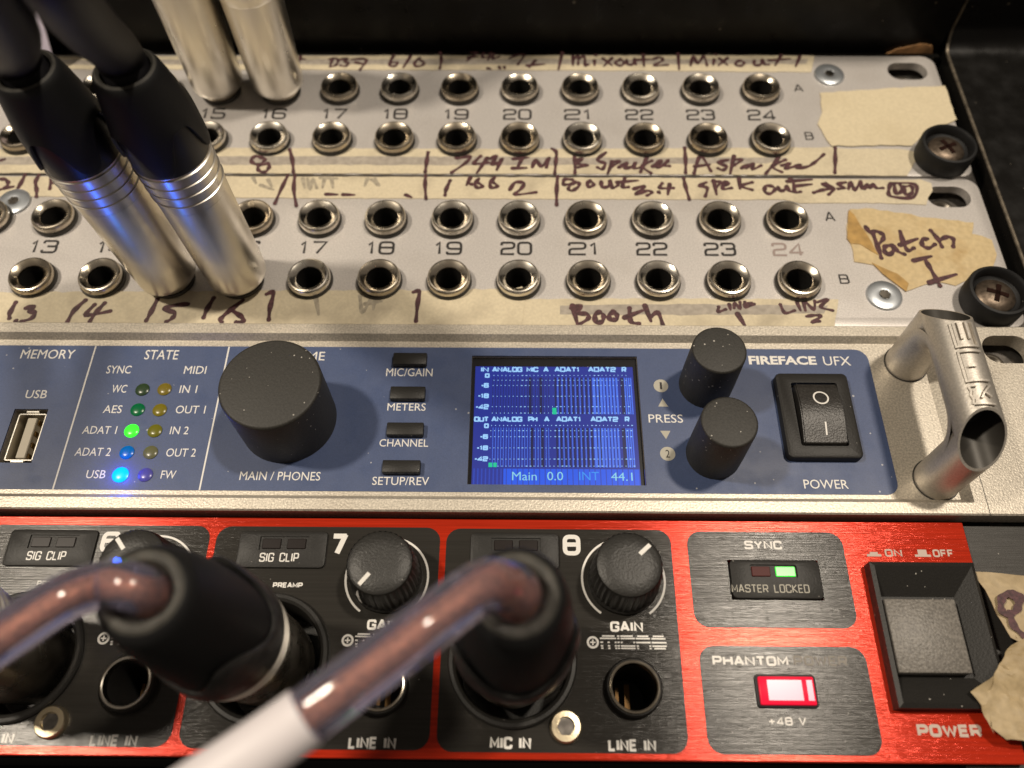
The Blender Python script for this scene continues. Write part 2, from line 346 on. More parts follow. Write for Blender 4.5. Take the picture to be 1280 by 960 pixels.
def stroke_text(mb, txt, x0, x1, y0, h, hw, z, gap=.32, rad=.3, shear=0):
    W = sum(GL[c][0] for c in txt) + gap * (len(txt) - 1); hw2 = hw
    sx = (x1 - x0 - 2 * hw) / W; sy = h - 2 * hw; x = x0 + hw
    for c in txt:
        w, st = GL[c]
        for s_ in st:
            kind = s_[0]; pts = [((x + p[0] * w * sx + shear * p[1] * sy, y0 + hw + p[1] * sy) + ((p[2],) if len(p) > 2 else ())) for p in s_[1:]]
            d = pts if kind == 's' else rnd(pts, kind == 'c', rad * min(sy, sx))
            mb.ribbon(d, hw, z + zoff(), closed=kind == 'c', caps=False)
        x += (w + gap) * sx
def px_stroke(mb, txt, xl, xr, yb, yt, hw, z=0.06, **k):
    a = P(xl, yb); c = P(xr, yb); t = P((xl + xr) / 2, yt); bl = P((xl + xr) / 2, yb)
    stroke_text(mb, txt, a.x, c.x, bl.y, t.y - bl.y, hw, z, **k)
FC = {}
def font_mesh(txt, bold):
    if (txt, bold) in FC: return FC[(txt, bold)]
    cu = bpy.data.curves.new('t', 'FONT'); cu.body = txt; cu.offset = bold; cu.resolution_u = 3
    o = bpy.data.objects.new('t', cu); C.objects.link(o); bpy.context.view_layer.update()
    me = bpy.data.meshes.new_from_object(o.evaluated_get(bpy.context.evaluated_depsgraph_get())); bpy.data.objects.remove(o)
    FC[(txt, bold)] = me; return me
def font_text(mb, txt, x0, x1, y0, h, z, bold=0.0):
    me = font_mesh(txt, bold); H = font_mesh('H', bold)
    hs = [v.co.y for v in H.vertices]; xs = [v.co.x for v in me.vertices]
    sy = h / (max(hs) - min(hs)); sx = (x1 - x0) / (max(xs) - min(xs)); b2 = bmesh.new(); b2.from_mesh(me)
    for v in b2.verts: v.co = Vector((x0 + (v.co.x - min(xs)) * sx, y0 + (v.co.y - min(hs)) * sy, z))
    mb.join(b2)
def px_font(mb, txt, xl, xr, yb, yt, z=0.08, bold=0.0):
    a = P(xl, yb); c = P(xr, yb); t = P((xl + xr) / 2, yt); bl = P((xl + xr) / 2, yb)
    font_text(mb, txt, a.x, c.x, bl.y, t.y - bl.y, z, bold)
def hand(mb, origin, sc, strokes, hwpx, h=0.2, thick=1.0):
    for st in strokes:
        p = [P(origin[0] + x / sc, origin[1] + y / sc, h) for x, y in st]
        d = spline([(v.x, v.y, 0) for v in p], 6) if len(p) > 2 else [p[0], (p[0] + p[1]) / 2, p[1]]
        n = len(d); base = hwpx * 1.3 / 5.4
        hws = [base * (1.0 + 0.22 * math.sin(i * 0.9 + len(st)) - 0.25 * (i / max(1, n - 1)) ** 3) for i in range(n)]
        mb.ribbon(d, base, h + 0.02 + zoff(), hws=hws)
# ------------------------------------------------------------------ rack case (background)
case = thing('rack_case', 'scuffed dusty black rack case around the rack units, chipped to bare wood at the back', 'rack case', (128, 80, -90))
part('case_floor', MB().box(-160, 420, -160, 330, -95, -90), 'void', case)
part('back_wall', MB().box(-160, 243.6, 180.4, 190, -40, 70, 1.0, 2), 'case', case)
part('back_ledge', MB().box(-160, 243.6, 178.6, 180.3, -40, -1.2, .4, 2), 'case', case)
chip = [PY(*p, 180.3) for p in ((1106, 67), (1118, 62), (1132, 58), (1146, 55), (1157, 54), (1165, 57), (1166, 68))]
b2 = bmesh.new(); f_ = b2.faces.new([b2.verts.new(p) for p in chip]); bmesh.ops.subdivide_edges(b2, edges=b2.edges[:], cuts=4)
for v in b2.verts: v.co += Vector((random.uniform(-.2, .2), random.uniform(-.05, .0), random.uniform(-.2, .2)))
bmesh.ops.solidify(b2, geom=b2.faces[:], thickness=.3); m = MB(); m.join(b2); part('wood_chip', m, 'wood', case, smooth=0)
sp = MB(); b2 = bmesh.new()
prof = [(-60, -40), (200, -40), (200, 70), (185.5, 70), (183, 8)] + [(176.5 + 6.5 * math.cos(R(a)), 6.5 + 6.5 * math.sin(R(a))) for a in range(-6, -91, -12)] + [(-60, 0)]
va = [b2.verts.new((244.6, y, z)) for y, z in prof]; vb = [b2.verts.new((420, y, z)) for y, z in prof]
b2.faces.new(va); b2.faces.new(vb[::-1])
for i in range(len(prof)): b2.faces.new((va[i], vb[i], vb[(i + 1) % len(prof)], va[(i + 1) % len(prof)]))
bmesh.ops.recalc_face_normals(b2, faces=b2.faces[:])
sp.join(b2); part('side_panel', sp, 'gloss_case', case)
et = [(244.7, y, .12) for y in (-60, 0, 40, 80, 120, 150, 172)] + [(244.7 + k * .15, 176.5 + 6.5 * math.cos(R(a)), 6.5 + 6.5 * math.sin(R(a)) + .1) for k, a in enumerate((-78, -60, -42, -24, -8))] + [(245.5, 184.5, 40)]
part('edge_trim', MB().tube(spline(et, 4), .42, 10), 'trim', case)
part('front_bar', MB().box(-160, 420, -160, -9, -60, -30, 2, 2), 'void', case)
part('mounting_rail', MB().box(222, 243.6, -2, 178.5, -5.6, -4.2), 'rail', case)
for y in (171.45, 127.0, 82.55, 38.1):                          # threaded holes seen through the slots
    nutm = MB().rev([(1.6, -4.1), (3.0, -4.1), (3.0, -3.2), (2.7, -3.0), (2.2, -3.0), (1.7, -3.5), (1.6, -4.1)], 24, 231.8, y - 1.2)
    nutm.rev([(0, -3.85), (1.7, -3.85)], 24, 231.8, y - 1.2)
    part('cage_nut', nutm, 'dnickel', case)
# ------------------------------------------------------------------ patch bays
def slot_pts(cx, cy, w=10.6, h=6.6): return rrect(cx - w / 2, cx + w / 2, cy - h / 2, cy + h / 2, h / 2 - .05, 8)
JX = [128.0 + 15.88 * (c - 20) for c in range(0, 25)]
def jack(parent):
    m = MB().rev([(4.05, 0.95), (4.8, 0.95), (4.9, 1.15), (4.9, 1.9), (4.78, 2.35), (4.55, 2.6), (4.25, 2.66), (3.1, 2.0), (2.92, 1.75), (2.92, -1.0), (4.0, -1.0), (4.05, 0.95)], 40)
    j = part('jack_socket', m, 'chrome', parent, local=True)
    w = part('washer', MB().rev([(4.0, 0.0), (5.2, 0.0), (5.2, 0.7), (5.05, 0.93), (4.0, 0.93)], 36), 'washer', parent, local=True); w.parent = j
    b = MB().rev([(2.88, 1.4), (2.85, -16), (0, -16)], 28); bo = part('bore', b, 'bore', parent, local=True); bo.parent = j
    c = MB().box(-.55, .55, -2.6, 1.6, -6.2, -5.9).box(-.35, .35, 1.0, 1.5, -8, -5.9); co = part('contact_spring', c, 'contact', parent, local=True); co.parent = j
    return j
def rivet(parent, x, y):
    m = MB().rev([(0, 0.3), (0.95, 0.3), (1.3, 0.7), (1.6, 0.75), (3.4, 0.68), (3.85, 0.5), (4.1, 0.0)], 32, x, y)
    r = part('panel_screw', m, 'zinc', parent)
    hx = []
    for k in range(12):
        a = R(k * 30); rr = 1.35 if k % 2 == 0 else 0.95; hx.append((x + rr * math.cos(a), y + rr * math.sin(a)))
    k_ = part('socket_recess', MB().prism(hx, 0.35, 0.765), 'dnickel', parent); k_.parent = r
    return r
def patch_bay(label, y0, y1, rows, cols, slots, rivets, holes_extra=()):
    t = thing('patch_bay', label, 'patch bay', (128, y0, 0), 'rack units bolted in the case')
    plate = MB().prism(rrect(-170, 240.5, y0 + .35, y1 - .35, (0, 3, 3.5, 0)), -2.2, 0, 0.25)
    cut = MB()
    for y in rows:
        for c in cols: cut.rev([(0, -6), (3.6, -6), (3.6, 6), (0, 6)], 20, JX[c], y)
    for y in slots: cut.prism(slot_pts(232.4, y), -6, 6)
    part('face_plate', plate, 'silver', t, cut=cut)
    part('chassis', MB().box(-170, 219, y0 + 1, y1 - 1, -24, -17), 'void', t)
    j0 = None
    for y in rows:
        for c in cols:
            loc = (JX[c] - 128, y - y0, 0)
            if j0 is None: j0 = jack(t); place(j0, loc)
            else:
                j = inst(j0, t, loc); j.rotation_euler = (R(random.uniform(-2.2, 2.2)), R(random.uniform(-2.2, 2.2)), random.uniform(-.5, .5))
    for x, y in rivets: rivet(t, x, y)
    return t
pb1 = patch_bay('upper silver patch bay at the back, holding two bare metal plugs', 133.35, 177.8, (162.9, 144.7), range(11, 25), (171.45, 139.7), [(211, 169.8)])
pb2 = patch_bay('lower silver patch bay next to the blue unit, holding two plugs with black boots', 88.9, 133.35, (118.5, 100.8), range(11, 25), (127.0, 95.25), [(210.5, 97.5), (5.0, 124.2)])
def numbers(t, yc, h, w, worn=()):
    for c in range(11, 25):
        ww = w if str(c)[0] != '1' else w * .86
        x = JX[c] - 0.6
        m_ = MB(); stroke_text(m_, str(c), x - ww / 2, x + ww / 2, yc - h / 2, h, 0.31, 0.02); part('printed_number', m_, 'faded_ink' if c in worn else 'ink', t, 'rubbed off number 24' if c in worn else None, smooth=0)
numbers(pb1, 154.7, 4.0, 7.5)
numbers(pb2, 110.6, 4.0, 7.5, (24,))
for t_, ch, *a in ((pb1, 'A', 993, 1005, 115, 105.5), (pb1, 'B', 1007, 1018, 175, 165), (pb2, 'A', 1032, 1045, 277, 265), (pb2, 'B', 1050, 1063, 355, 343)):
    m_ = MB(); px_stroke(m_, ch, *a, .2, .02); part('printed_letter', m_, 'ink', t_, smooth=0)
# ------------------------------------------------------------------ blue audio interface
RY0, RY1 = 44.45, 88.9
ui = thing('audio_interface', 'silver framed audio interface with dark blue fascia, lit screen and tubular handle', 'audio interface', (128, 44.45, 0), 'rack units bolted in the case')
def frame_ring(mb, o, i, zo, zi):            # sloping band between two rectangles
    (ox0, ox1, oy0, oy1), (ix0, ix1, iy0, iy1) = o, i
    vo = [mb.b.verts.new(p) for p in ((ox0, oy0, zo), (ox1, oy0, zo), (ox1, oy1, zo), (ox0, oy1, zo))]
    vi = [mb.b.verts.new(p) for p in ((ix0, iy0, zi), (ix1, iy0, zi), (ix1, iy1, zi), (ix0, iy1, zi))]
    for k in range(4):
        mb.b.faces.new((vo[k], vo[(k + 1) % 4], vi[(k + 1) % 4], vi[k]))
fr = MB(); ZT = 1.5
O = (-170, 243.0, RY0 + .5, RY1 - .4); I1 = (-166, 217.0, RY0 + 3.0, RY1 - 3.1); I2 = (-164.5, 215.3, RY0 + 4.2, RY1 - 4.2)
frame_ring(fr, (O[0] + .3, O[1] - .3, O[2] + .3, O[3] - .3), I1, ZT, ZT); frame_ring(fr, I1, I2, ZT, 0.0)
frame_ring(fr, O, (O[0] + .3, O[1] - .3, O[2] + .3, O[3] - .3), ZT - .3, ZT); frame_ring(fr, O, O, -2.5, ZT - .3)
bmesh.ops.remove_doubles(fr.b, verts=fr.b.verts[:], dist=1e-4)
fr.b.faces.new([fr.b.verts.new(p) for p in ((I2[0], I2[2], 0), (I2[1], I2[2], 0), (I2[1], I2[3], 0), (I2[0], I2[3], 0))])
fr.b.faces.new([fr.b.verts.new(p) for p in ((O[0], O[3], -2.5), (O[1], O[3], -2.5), (O[1], O[2], -2.5), (O[0], O[2], -2.5))])
bmesh.ops.remove_doubles(fr.b, verts=fr.b.verts[:], dist=1e-4); bmesh.ops.recalc_face_normals(fr.b, faces=fr.b.faces[:])
BZ = (118.0, 153.7, 51.2, 81.15)             # screen window
u0 = P(18, 513); u1 = P(56, 514); u2 = P(40, 577)
UX0, UX1, UY0, UY1 = 22.4, 29.5, u2.y - .3, u0.y + .3
def ui_cut():
    c = MB().box(BZ[0], BZ[1], BZ[2], BZ[3], -5, 5).box(UX0, UX1, UY0, UY1, -5, 5)
    return c
cut = ui_cut()
for y in (82.55, 50.8): cut.prism(slot_pts(233.3, y, 10.8, 7), -6, 6)
part('frame', fr, 'alu', ui, smooth=20, cut=cut)
part('chassis', MB().box(-160, 218, RY0 + 2, RY1 - 2, -30, -14), 'void', ui)
bl = MB().prism(rrect(-160, 203.6, 49.55, 83.2, (0, 2.6, 2.8, 0)), -0.2, 0.09)
part('fascia', bl, 'blue', ui, smooth=0, cut=ui_cut())
seam = MB()
seam.box(219.3, 219.45, RY0 + .5, 53.5, ZT - .1, ZT + .015)
part('frame_seam', seam, 'washer', ui, smooth=0)
for a, c in (((121, 430), (70, 614)), ((287, 432), (251.5, 615))):
    p, q_ = P(*a), P(*c); ln = MB(); ln.ribbon([(p.x, 83.1), (p.x, 49.6)], .16, .105, caps=False); part('divider_line', ln, 'white', ui, smooth=0)
for a in (('MEMORY', 25, 92, 448.5, 437.5), ('STATE', 180, 222, 449.5, 438), ('SYNC', 132.5, 163, 467, 457.5), ('MIDI', 229.5, 257, 467.5, 458), ('WC', 139, 157.5, 491, 481.5), ('IN 1', 224, 245.5, 491.5, 482),
          ('AES', 128.5, 151.5, 516.5, 507), ('OUT 1', 219, 256, 517, 507.5), ('ADAT 1', 102.5, 145, 542.5, 533), ('IN 2', 212, 235, 543, 533.5), ('ADAT 2', 93, 137.5, 570, 560), ('OUT 2', 207, 244, 571, 561),
          ('USB', 107, 131, 598, 588), ('FW', 200.5, 219, 598.5, 588.5), ('USB', 31, 57.5, 498, 488), ('VOLUME', 335, 405.5, 450.5, 440), ('MAIN / PHONES', 299, 400, 600.5, 590),
          ('MIC/GAIN', 482.5, 540.5, 470.5, 461), ('METERS', 484, 532, 513.5, 504.5), ('CHANNEL', 474, 535, 558.5, 549.5), ('SETUP/REV', 465, 536, 606.5, 596.5), ('PRESS', 811, 854, 528.5, 518.5),
          ('POWER', 1005.5, 1061, 611, 600), ('UFX', 1030, 1064, 457, 446), ('FIREFACE', 936.5, 1021, 456, 445.5)):
    lt = MB(); px_font(lt, *a, z=.11, bold=.035 if a[0] == 'FIREFACE' else 0.0); part('printed_word', lt, 'white', ui, smooth=0)
for (px, py, ch) in ((826, 482.5, '1'), (834.5, 567.5, '2')):
    p = P(px, py); sy = MB(); dig = MB(); sy.sheet(circ(p.x, p.y, 1.55, 28), .11); w_ = .22 if ch == '1' else .42; font_text(dig, ch, p.x - w_, p.x + w_, p.y - .85, 1.7, .13)
    q_ = part('printed_disc', sy, 'grey_print', ui, smooth=0); d_ = part('printed_digit', dig, 'ink', ui, smooth=0); d_.parent = q_
for (px, py, d) in ((828.5, 503.5, 1), (832, 544, -1)):
    p = P(px, py); sy = MB(); sy.sheet([(p.x - 1.05, p.y - d * .95), (p.x + 1.05, p.y - d * .95), (p.x, p.y + d * .95)][::d], .11); part('printed_triangle', sy, 'grey_print', ui, smooth=0)
# LEDs
for (px, py, n, col, e) in ((178.5, 487.5, 'dim_green', (0.025, 0.05, 0.022), 0), (172.5, 512.5, 'dark_green', (0.0, 0.10, 0.03), 0.25), (165, 539, 'lit_green', (0.03, 1.0, 0.02), 1.6), (159, 566, 'dark_blue', (0.0, 0.10, 0.36), 0.35),
                            (206, 487, 'olive', (0.17, 0.13, 0.015), 0), (200, 513, 'olive2', (0.17, 0.14, 0.01), 0), (194, 539, 'olive3', (0.14, 0.135, 0.01), 0), (188.5, 566, 'olive4', (0.12, 0.12, 0.06), 0), (182, 594, 'violet', (0.07, 0.065, 0.30), 0.12)):
    p = P(px, py)
    part('status_led', MB().rev([(1.45, .0), (1.5, .22), (1.2, .42), (0.6, .52), (0, .55)], 24, p.x, p.y), led_mat('led_' + n, col, e), ui, {'lit_green': 'glowing green status light'}.get(n))
p = P(151, 594); UL = p
part('status_led', MB().rev([(1.6, .0), (1.65, .25), (1.2, .45), (0.6, .55), (0, .58)], 24, p.x, p.y), led_mat('led_lit_blue', (0.0, 0.15, 1.0), 4.0), ui, 'glowing blue status light')
l = bpy.data.lights.new('blue_led_light', 'AREA'); l.shape = 'DISK'; l.size = .003; l.energy = 0.0032; l.color = (0.03, 0.12, 1)
lo = bpy.data.objects.new('blue_led_light', l); C.objects.link(lo); lo.location = (p.x * S, p.y * S, .0010); lo.rotation_euler = (R(180), 0, 0); lo.parent = None
l = bpy.data.lights.new('blue_led_halo', 'POINT'); l.shadow_soft_size = .0012; l.energy = 0.0011; l.color = (0.02, 0.08, 1)
lo = bpy.data.objects.new('blue_led_halo', l); C.objects.link(lo); lo.location = (p.x * S, p.y * S, .0022)
# USB socket
us = part('usb_socket', MB().box(UX0 - .3, UX1 + .3, UY0 - .3, UY1 + .3, -13, -12), 'bore', ui)
sh = MB(); x0, x1, y0, y1 = UX0 + .8, UX1 - .35, UY0 + .7, UY1 - .7
for b in ((x0, x0 + .35, y0, y1), (x1 - .35, x1, y0, y1), (x0, x1, y0, y0 + .35), (x0, x1, y1 - .35, y1)): sh.box(*b, -11, -.6, .08, 1)
sh.box(x0 + 1.6, x1 - 1.6, y1, y1 + .5, -2.2, -.3, .1, 1).box(x0 + 1.6, x1 - 1.6, y0 - .5, y0, -2.2, -.3, .1, 1)
c_ = part('shell', sh, 'nickel', ui); c_.parent = us
c_ = part('tongue', MB().box(x0 + 1.9, x0 + 3.9, y0 + .8, y1 - .8, -11, -1.0, .15, 1), 'usb_white', ui); c_.parent = us
for k in range(4):
    yy = y0 + 1.6 + k * (y1 - y0 - 3.2) / 3
    c_ = part('contact', MB().box(x0 + 3.9, x0 + 4.15, yy - .5, yy + .5, -9, -1.6), 'gold', ui); c_.parent = us
# knobs and buttons
def knob_round(name, x, y, r, h, taper, bev, label=None):
    pr = [(r * 1.0, .1), (r * 1.0, h * .3), (r * taper, h - bev)] + [(r * taper - bev + bev * math.cos(R(a)), h - bev + bev * math.sin(R(a))) for a in (22, 45, 68, 90)] + [(0, h)]
    return part(name, MB().rev(pr, 64, x, y), 'knob', ui, label)
knob_round('volume_knob', 80.4, 65.4, 9.9, 15.7, 1.0, .7, 'large black volume knob')
knob_round('encoder_knob', 167.7, 74.1, 5.55, 14.6, .97, .5); knob_round('encoder_knob', 167.7, 58.1, 5.55, 14.9, .97, .5)
for xl, xr, yt, yb in ((490.5, 534, 442, 456), (487, 532, 484, 499), (482.5, 530, 529, 544), (477, 526, 576, 591)):
    a = P(xl, yb, 1.2); c = P(xr, yt, 1.2); part('push_button', MB().box(a.x, c.x, a.y, c.y + .1, 0, 1.5, .25, 2), 'plastic', ui)
# power switch
sx0, sx1, sy0, sy1 = 182.2, 197.4, 56.6, 76.2
bz = MB().prism(rrect(sx0, sx1, sy0, sy1, 1.2), 0, 2.0, .5)
ps = part('power_switch', bz, 'plastic', ui, cut=MB().prism(rrect(sx0 + 3.0, sx1 - 2.6, sy0 + 2.6, sy1 - 2.4, .5), -4, 6))
rk = MB(); b2 = bmesh.new(); X0, X1 = sx0 + 3.5, sx1 - 3.0; Y0, Y1 = sy0 + 2.9, sy1 - 3.2
prof = [(Y0, -2), (Y0, 2.2)]
for k in range(13):
    t = k / 12; prof.append((Y0 + .25 + (Y1 - Y0 - .5) * t, 2.35 + 1.1 * math.sin(math.pi * (0.15 + .85 * t) ** 1.3) ** 1.2 + .5 * t))
prof += [(Y1, 2.6), (Y1, -2)]
va = [b2.verts.new((X0, y, z)) for y, z in prof]; vb = [b2.verts.new((X1, y, z)) for y, z in prof]
b2.faces.new(va); b2.faces.new(vb[::-1])
for i in range(len(prof)): b2.faces.new((va[i], vb[i], vb[(i + 1) % len(prof)], va[(i + 1) % len(prof)]))
bmesh.ops.recalc_face_normals(b2, faces=b2.faces[:])
bmesh.ops.bevel(b2, geom=[e for e in b2.edges if abs(e.verts[0].co.x - e.verts[1].co.x) < 1e-4 and e.verts[0].co.z > 2 and e.verts[1].co.z > 2], offset=.25, segments=2, affect='EDGES')
rk.join(b2)
def rz(y):
    t = min(1, max(0, (y - Y0 - .25) / (Y1 - Y0 - .5))); return 2.35 + 1.1 * math.sin(math.pi * (0.15 + .85 * t) ** 1.3) ** 1.2 + .5 * t
r_ = part('rocker', rk, 'rocker', ui, smooth=40); r_.parent = ps
def on_rocker(pts, hw, closed):
    m = MB(); m.ribbon(pts, hw, 0, closed=closed, caps=False)
    for v in m.b.verts: v.co.z = rz(v.co.y) + .05
    return m
xc = (X0 + X1) / 2 + .25
q_ = part('printed_mark', on_rocker(circ(xc, Y1 - 3.6, 1.45, 40), .16, True), 'white', ui, smooth=0); q_.parent = ps
q_ = part('printed_mark', on_rocker([(xc, Y0 + 1.7 + .3 * k) for k in range(10)], .16, False), 'white', ui, smooth=0); q_.parent = ps
# handle: two legs and a mitred tube with open ends
HX, HR = 211.4, 4.35
hd = MB(); HZ = 18.8; ya, yb = 52.8, 79.7
def tube_x(mb, r, y0, y1, z, cutlow, n=40, rev_=False):
    rings = []
    for end in (0, 1):
        ring = []
        for k in range(n):
            a = 2 * math.pi * k / n; dx, dz = r * math.cos(a), r * math.sin(a)
            ring.append(((HX + dx), (y0 + (dz - cutlow) if end == 0 else y1 - (dz - cutlow)), z + dz))
        rings.append(ring)
    return rings
def bridge(mb, A, B):
    n = len(A); a = [mb.b.verts.new(p) for p in A]; c = [mb.b.verts.new(p) for p in B]
    for k in range(n): mb.b.faces.new((a[k], a[(k + 1) % n], c[(k + 1) % n], c[k]))
ro = tube_x(hd, HR, ya, yb, HZ, 0); ri = tube_x(hd, HR - .4, ya, yb, HZ, 0)
# inner tube follows the outer one closely so the rims stay thin
bridge(hd, ro[0], ro[1]); bridge(hd, ri[0], ro[0]); bridge(hd, ro[1], ri[1])
bmesh.ops.remove_doubles(hd.b, verts=hd.b.verts[:], dist=1e-4); bmesh.ops.recalc_face_normals(hd.b, faces=hd.b.faces[:])
hb = part('handle', hd, 'handle', ui, 'silver tubular rack handle', smooth=40)
ib = MB(); bridge(ib, ri[1], ri[0]); d_ = part('tube_bore', ib, 'washer', ui); d_.parent = hb  # inner wall coloured dark to put shade into the open tube ends
dk = MB(); rr = tube_x(dk, HR - .45, ya + 9, yb - 9, HZ, 0)
for ring in rr: dk.b.faces.new([dk.b.verts.new(p) for p in ring])
d_ = part('tube_plug', dk, 'bore', ui); d_.parent = hb
for y, s_ in ((52.8, 1), (79.7, -1)):
    lg = MB(); n = 40; A = []; B = []
    for k in range(n):
        a = 2 * math.pi * k / n; dx, dy = (HR - .01) * math.cos(a), (HR - .01) * math.sin(a)
        A.append((HX + dx, y + dy, 0.1)); B.append((HX + dx, y + dy, HZ + dy * s_ if dy * s_ < 0 else HZ - math.sqrt(max(0, HR ** 2 - dx ** 2)) * .93))
    bridge(lg, A, B); bmesh.ops.recalc_face_normals(lg.b, faces=lg.b.faces[:])
    g = part('leg', lg, 'handle', ui, smooth=40); g.parent = hb
    g = part('base_groove', MB().rev([(4.36, .12), (4.6, .14), (4.6, .1)], 40, HX, y), 'washer', ui); g.parent = hb
for y, s_ in ((52.8, 1), (79.7, -1)):
    fl = MB(); RB = 7.4; cy, cz = y + s_ * RB, HZ - RB; rings = []
    for k in range(11):
        t = R(90 * k / 10); ax = (cy - s_ * RB * math.cos(t), cz + RB * math.sin(t)); ring = []
        for j in range(15):
            f_ = R(-92 + 184 * j / 14); inn = (s_ * math.cos(t), -math.sin(t))
            ring.append(fl.b.verts.new((HX + HR * math.sin(f_), ax[0] + inn[0] * HR * math.cos(f_), ax[1] + inn[1] * HR * math.cos(f_))))
        rings.append(ring)
    for A_, B_ in zip(rings, rings[1:]):
        for j in range(14): fl.b.faces.new((A_[j], A_[j + 1], B_[j + 1], B_[j]))
    bmesh.ops.recalc_face_normals(fl.b, faces=fl.b.faces[:])
    g = part('bend', fl, 'handle', ui, smooth=60); g.parent = hb
# raised letters on the handle tube, reading along it
em = MB(); gm = MB()
def on_tube(pts, hw, closed=False):
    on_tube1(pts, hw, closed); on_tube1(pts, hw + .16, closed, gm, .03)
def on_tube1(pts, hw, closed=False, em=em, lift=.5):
    # (u across the tube in mm of arc from the crest, v along y)
    d = []
    for a, c in zip(pts, pts[1:] + ([pts[0]] if closed else [])):
        for k in range(4): d.append((a[0] + (c[0] - a[0]) * k / 4, a[1] + (c[1] - a[1]) * k / 4))
    if not closed: d.append(pts[-1])
    m = bmesh.new(); t = MB(); t.ribbon(d, hw, 0, closed=closed, caps=False); g0 = bmesh.ops.extrude_face_region(t.b, geom=t.b.faces[:])
    vs_ = {v for v in g0['geom'] if isinstance(v, bmesh.types.BMVert)}
    for v in t.b.verts:
        rad = HR + (lift if v in vs_ else -.1); a = math.pi / 2 - v.co.x / HR
        v.co = Vector((HX + rad * math.cos(a), v.co.y, HZ + rad * math.sin(a)))
    bmesh.ops.recalc_face_normals(t.b, faces=t.b.faces[:]); me = bpy.data.meshes.new('x'); t.b.to_mesh(me); t.b.free(); em.b.from_mesh(me); m.free()
U0, U1 = -2.2, 1.5
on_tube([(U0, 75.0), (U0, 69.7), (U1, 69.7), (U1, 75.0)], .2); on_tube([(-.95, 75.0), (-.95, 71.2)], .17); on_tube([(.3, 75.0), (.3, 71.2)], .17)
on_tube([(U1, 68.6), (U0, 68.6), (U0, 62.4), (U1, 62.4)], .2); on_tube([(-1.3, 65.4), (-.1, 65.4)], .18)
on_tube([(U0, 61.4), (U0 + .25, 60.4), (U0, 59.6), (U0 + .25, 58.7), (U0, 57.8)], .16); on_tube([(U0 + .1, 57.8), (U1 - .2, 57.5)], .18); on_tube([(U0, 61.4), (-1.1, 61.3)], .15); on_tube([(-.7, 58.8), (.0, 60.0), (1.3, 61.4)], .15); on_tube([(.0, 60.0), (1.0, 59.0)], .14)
g = part('letter_shade', gm, 'dnickel', ui, smooth=30); g.parent = hb  # wider dark strokes under the raised letters, painted as their shade
g = part('embossed_lettering', em, 'handle', ui, smooth=30); g.parent = hb
# screen
DZ = -1.0
scr = part('screen', MB().box(BZ[0] + .05, BZ[1] - .05, BZ[2] + .05, BZ[3] - .05, -2.4, DZ), mk('screen_black', (0.012, 0.012, 0.014), .25, specks=.5, sscale=300), ui, smooth=0)
a, b_, c = P(593, 458, DZ), P(785, 458, DZ), P(592, 606, DZ); d_ = P(799, 606, DZ)
DX0, DX1, DY0, DY1 = (a.x + c.x) / 2 - .1, max(b_.x, d_.x) + .35, c.y, a.y
def emi(name, col, s_): return mk(name, (0.01, 0.01, 0.02), .3, emit=col, estr=s_)
ME_bg = emi('display_blue', (0.012, 0.03, 0.33), .8); ME_dk = emi('display_dark', (0.010, 0.016, 0.12), .55); ME_md = emi('display_mid', (0.06, 0.17, 0.85), .95)
ME_lt = emi('display_light', (0.34, 0.64, 1.0), 1.0); ME_gr = emi('display_green', (0.0, 0.62, 0.32), .9); ME_bar = emi('display_bar', (0.008, 0.10, 0.85), .9)
def sub(name, mbx, m): o = part(name, mbx, m, ui, smooth=0); o.parent = scr; return o
sub('display_panel', MB().sheet([(DX0, DY0), (DX1, DY0), (DX1, DY1), (DX0, DY1)], DZ + .02), ME_bg)
def dxp(px, py): return P(px, py, DZ)
txt = MB()
def dt(s_, xl, xr, yb, yt, hw=.16):
    px_stroke_h(txt, s_, xl, xr, yb, yt, hw)
def px_stroke_h(mb, t_, xl, xr, yb, yt, hw):
    a = P(xl, yb, DZ); c = P(xr, yb, DZ); tt = P((xl + xr) / 2, yt, DZ); bb = P((xl + xr) / 2, yb, DZ)
    stroke_text(mb, t_, a.x, c.x, bb.y, tt.y - bb.y, hw, DZ + .08, rad=.15)
for args in (('IN', 601, 611, 465.3, 459), ('ANALOG', 615, 653, 465.3, 459), ('MIC', 658, 673, 465.3, 459), ('A', 679, 686, 465.3, 459), ('ADAT1', 693, 725, 465.3, 459), ('ADAT2', 735, 770, 465.3, 459), ('R', 777, 783, 465.5, 459),
             ('OUT', 592.5, 611, 527.5, 521), ('ANALOG', 614, 653, 527.5, 521), ('PH', 660, 672, 527.5, 521), ('A', 680, 687, 527.5, 521), ('ADAT1', 695, 727, 527.5, 521), ('ADAT2', 738, 773, 527.5, 521), ('R', 781, 787, 527.7, 521),
             ('0', 606, 612, 472.5, 467), ('-6', 601, 611, 485, 479), ('-18', 597, 611, 498, 492), ('-42', 594, 611, 512, 505.5), ('0', 605, 611, 535.5, 529.5), ('-6', 599.5, 610, 549, 543), ('-18', 595.5, 610, 563, 557), ('-42', 592.5, 610, 577, 570.5)):
    dt(*args)
for yy, xa, xb in ((469.5, 617, 786), (475.5, 617, 786), (482, 616, 787), (495.5, 616, 788), (508.5, 615, 788), (516.5, 615, 789), (532, 614, 790), (538.5, 613, 791), (546, 613, 791), (560, 612, 792), (574, 612, 793), (582.8, 622, 793)):
    x = xa; k = 0
    while x < xb:
        a = dxp(x, yy); w = .36 if (k % 9) in (7, 8) else .16
        txt.sheet([(a.x, a.y - .09), (a.x + w, a.y - .09), (a.x + w, a.y + .09), (a.x, a.y + .09)], DZ + .065); x += 5.0; k += 1
sub('display_lettering', txt, ME_lt)
cols = MB(); dark = MB()
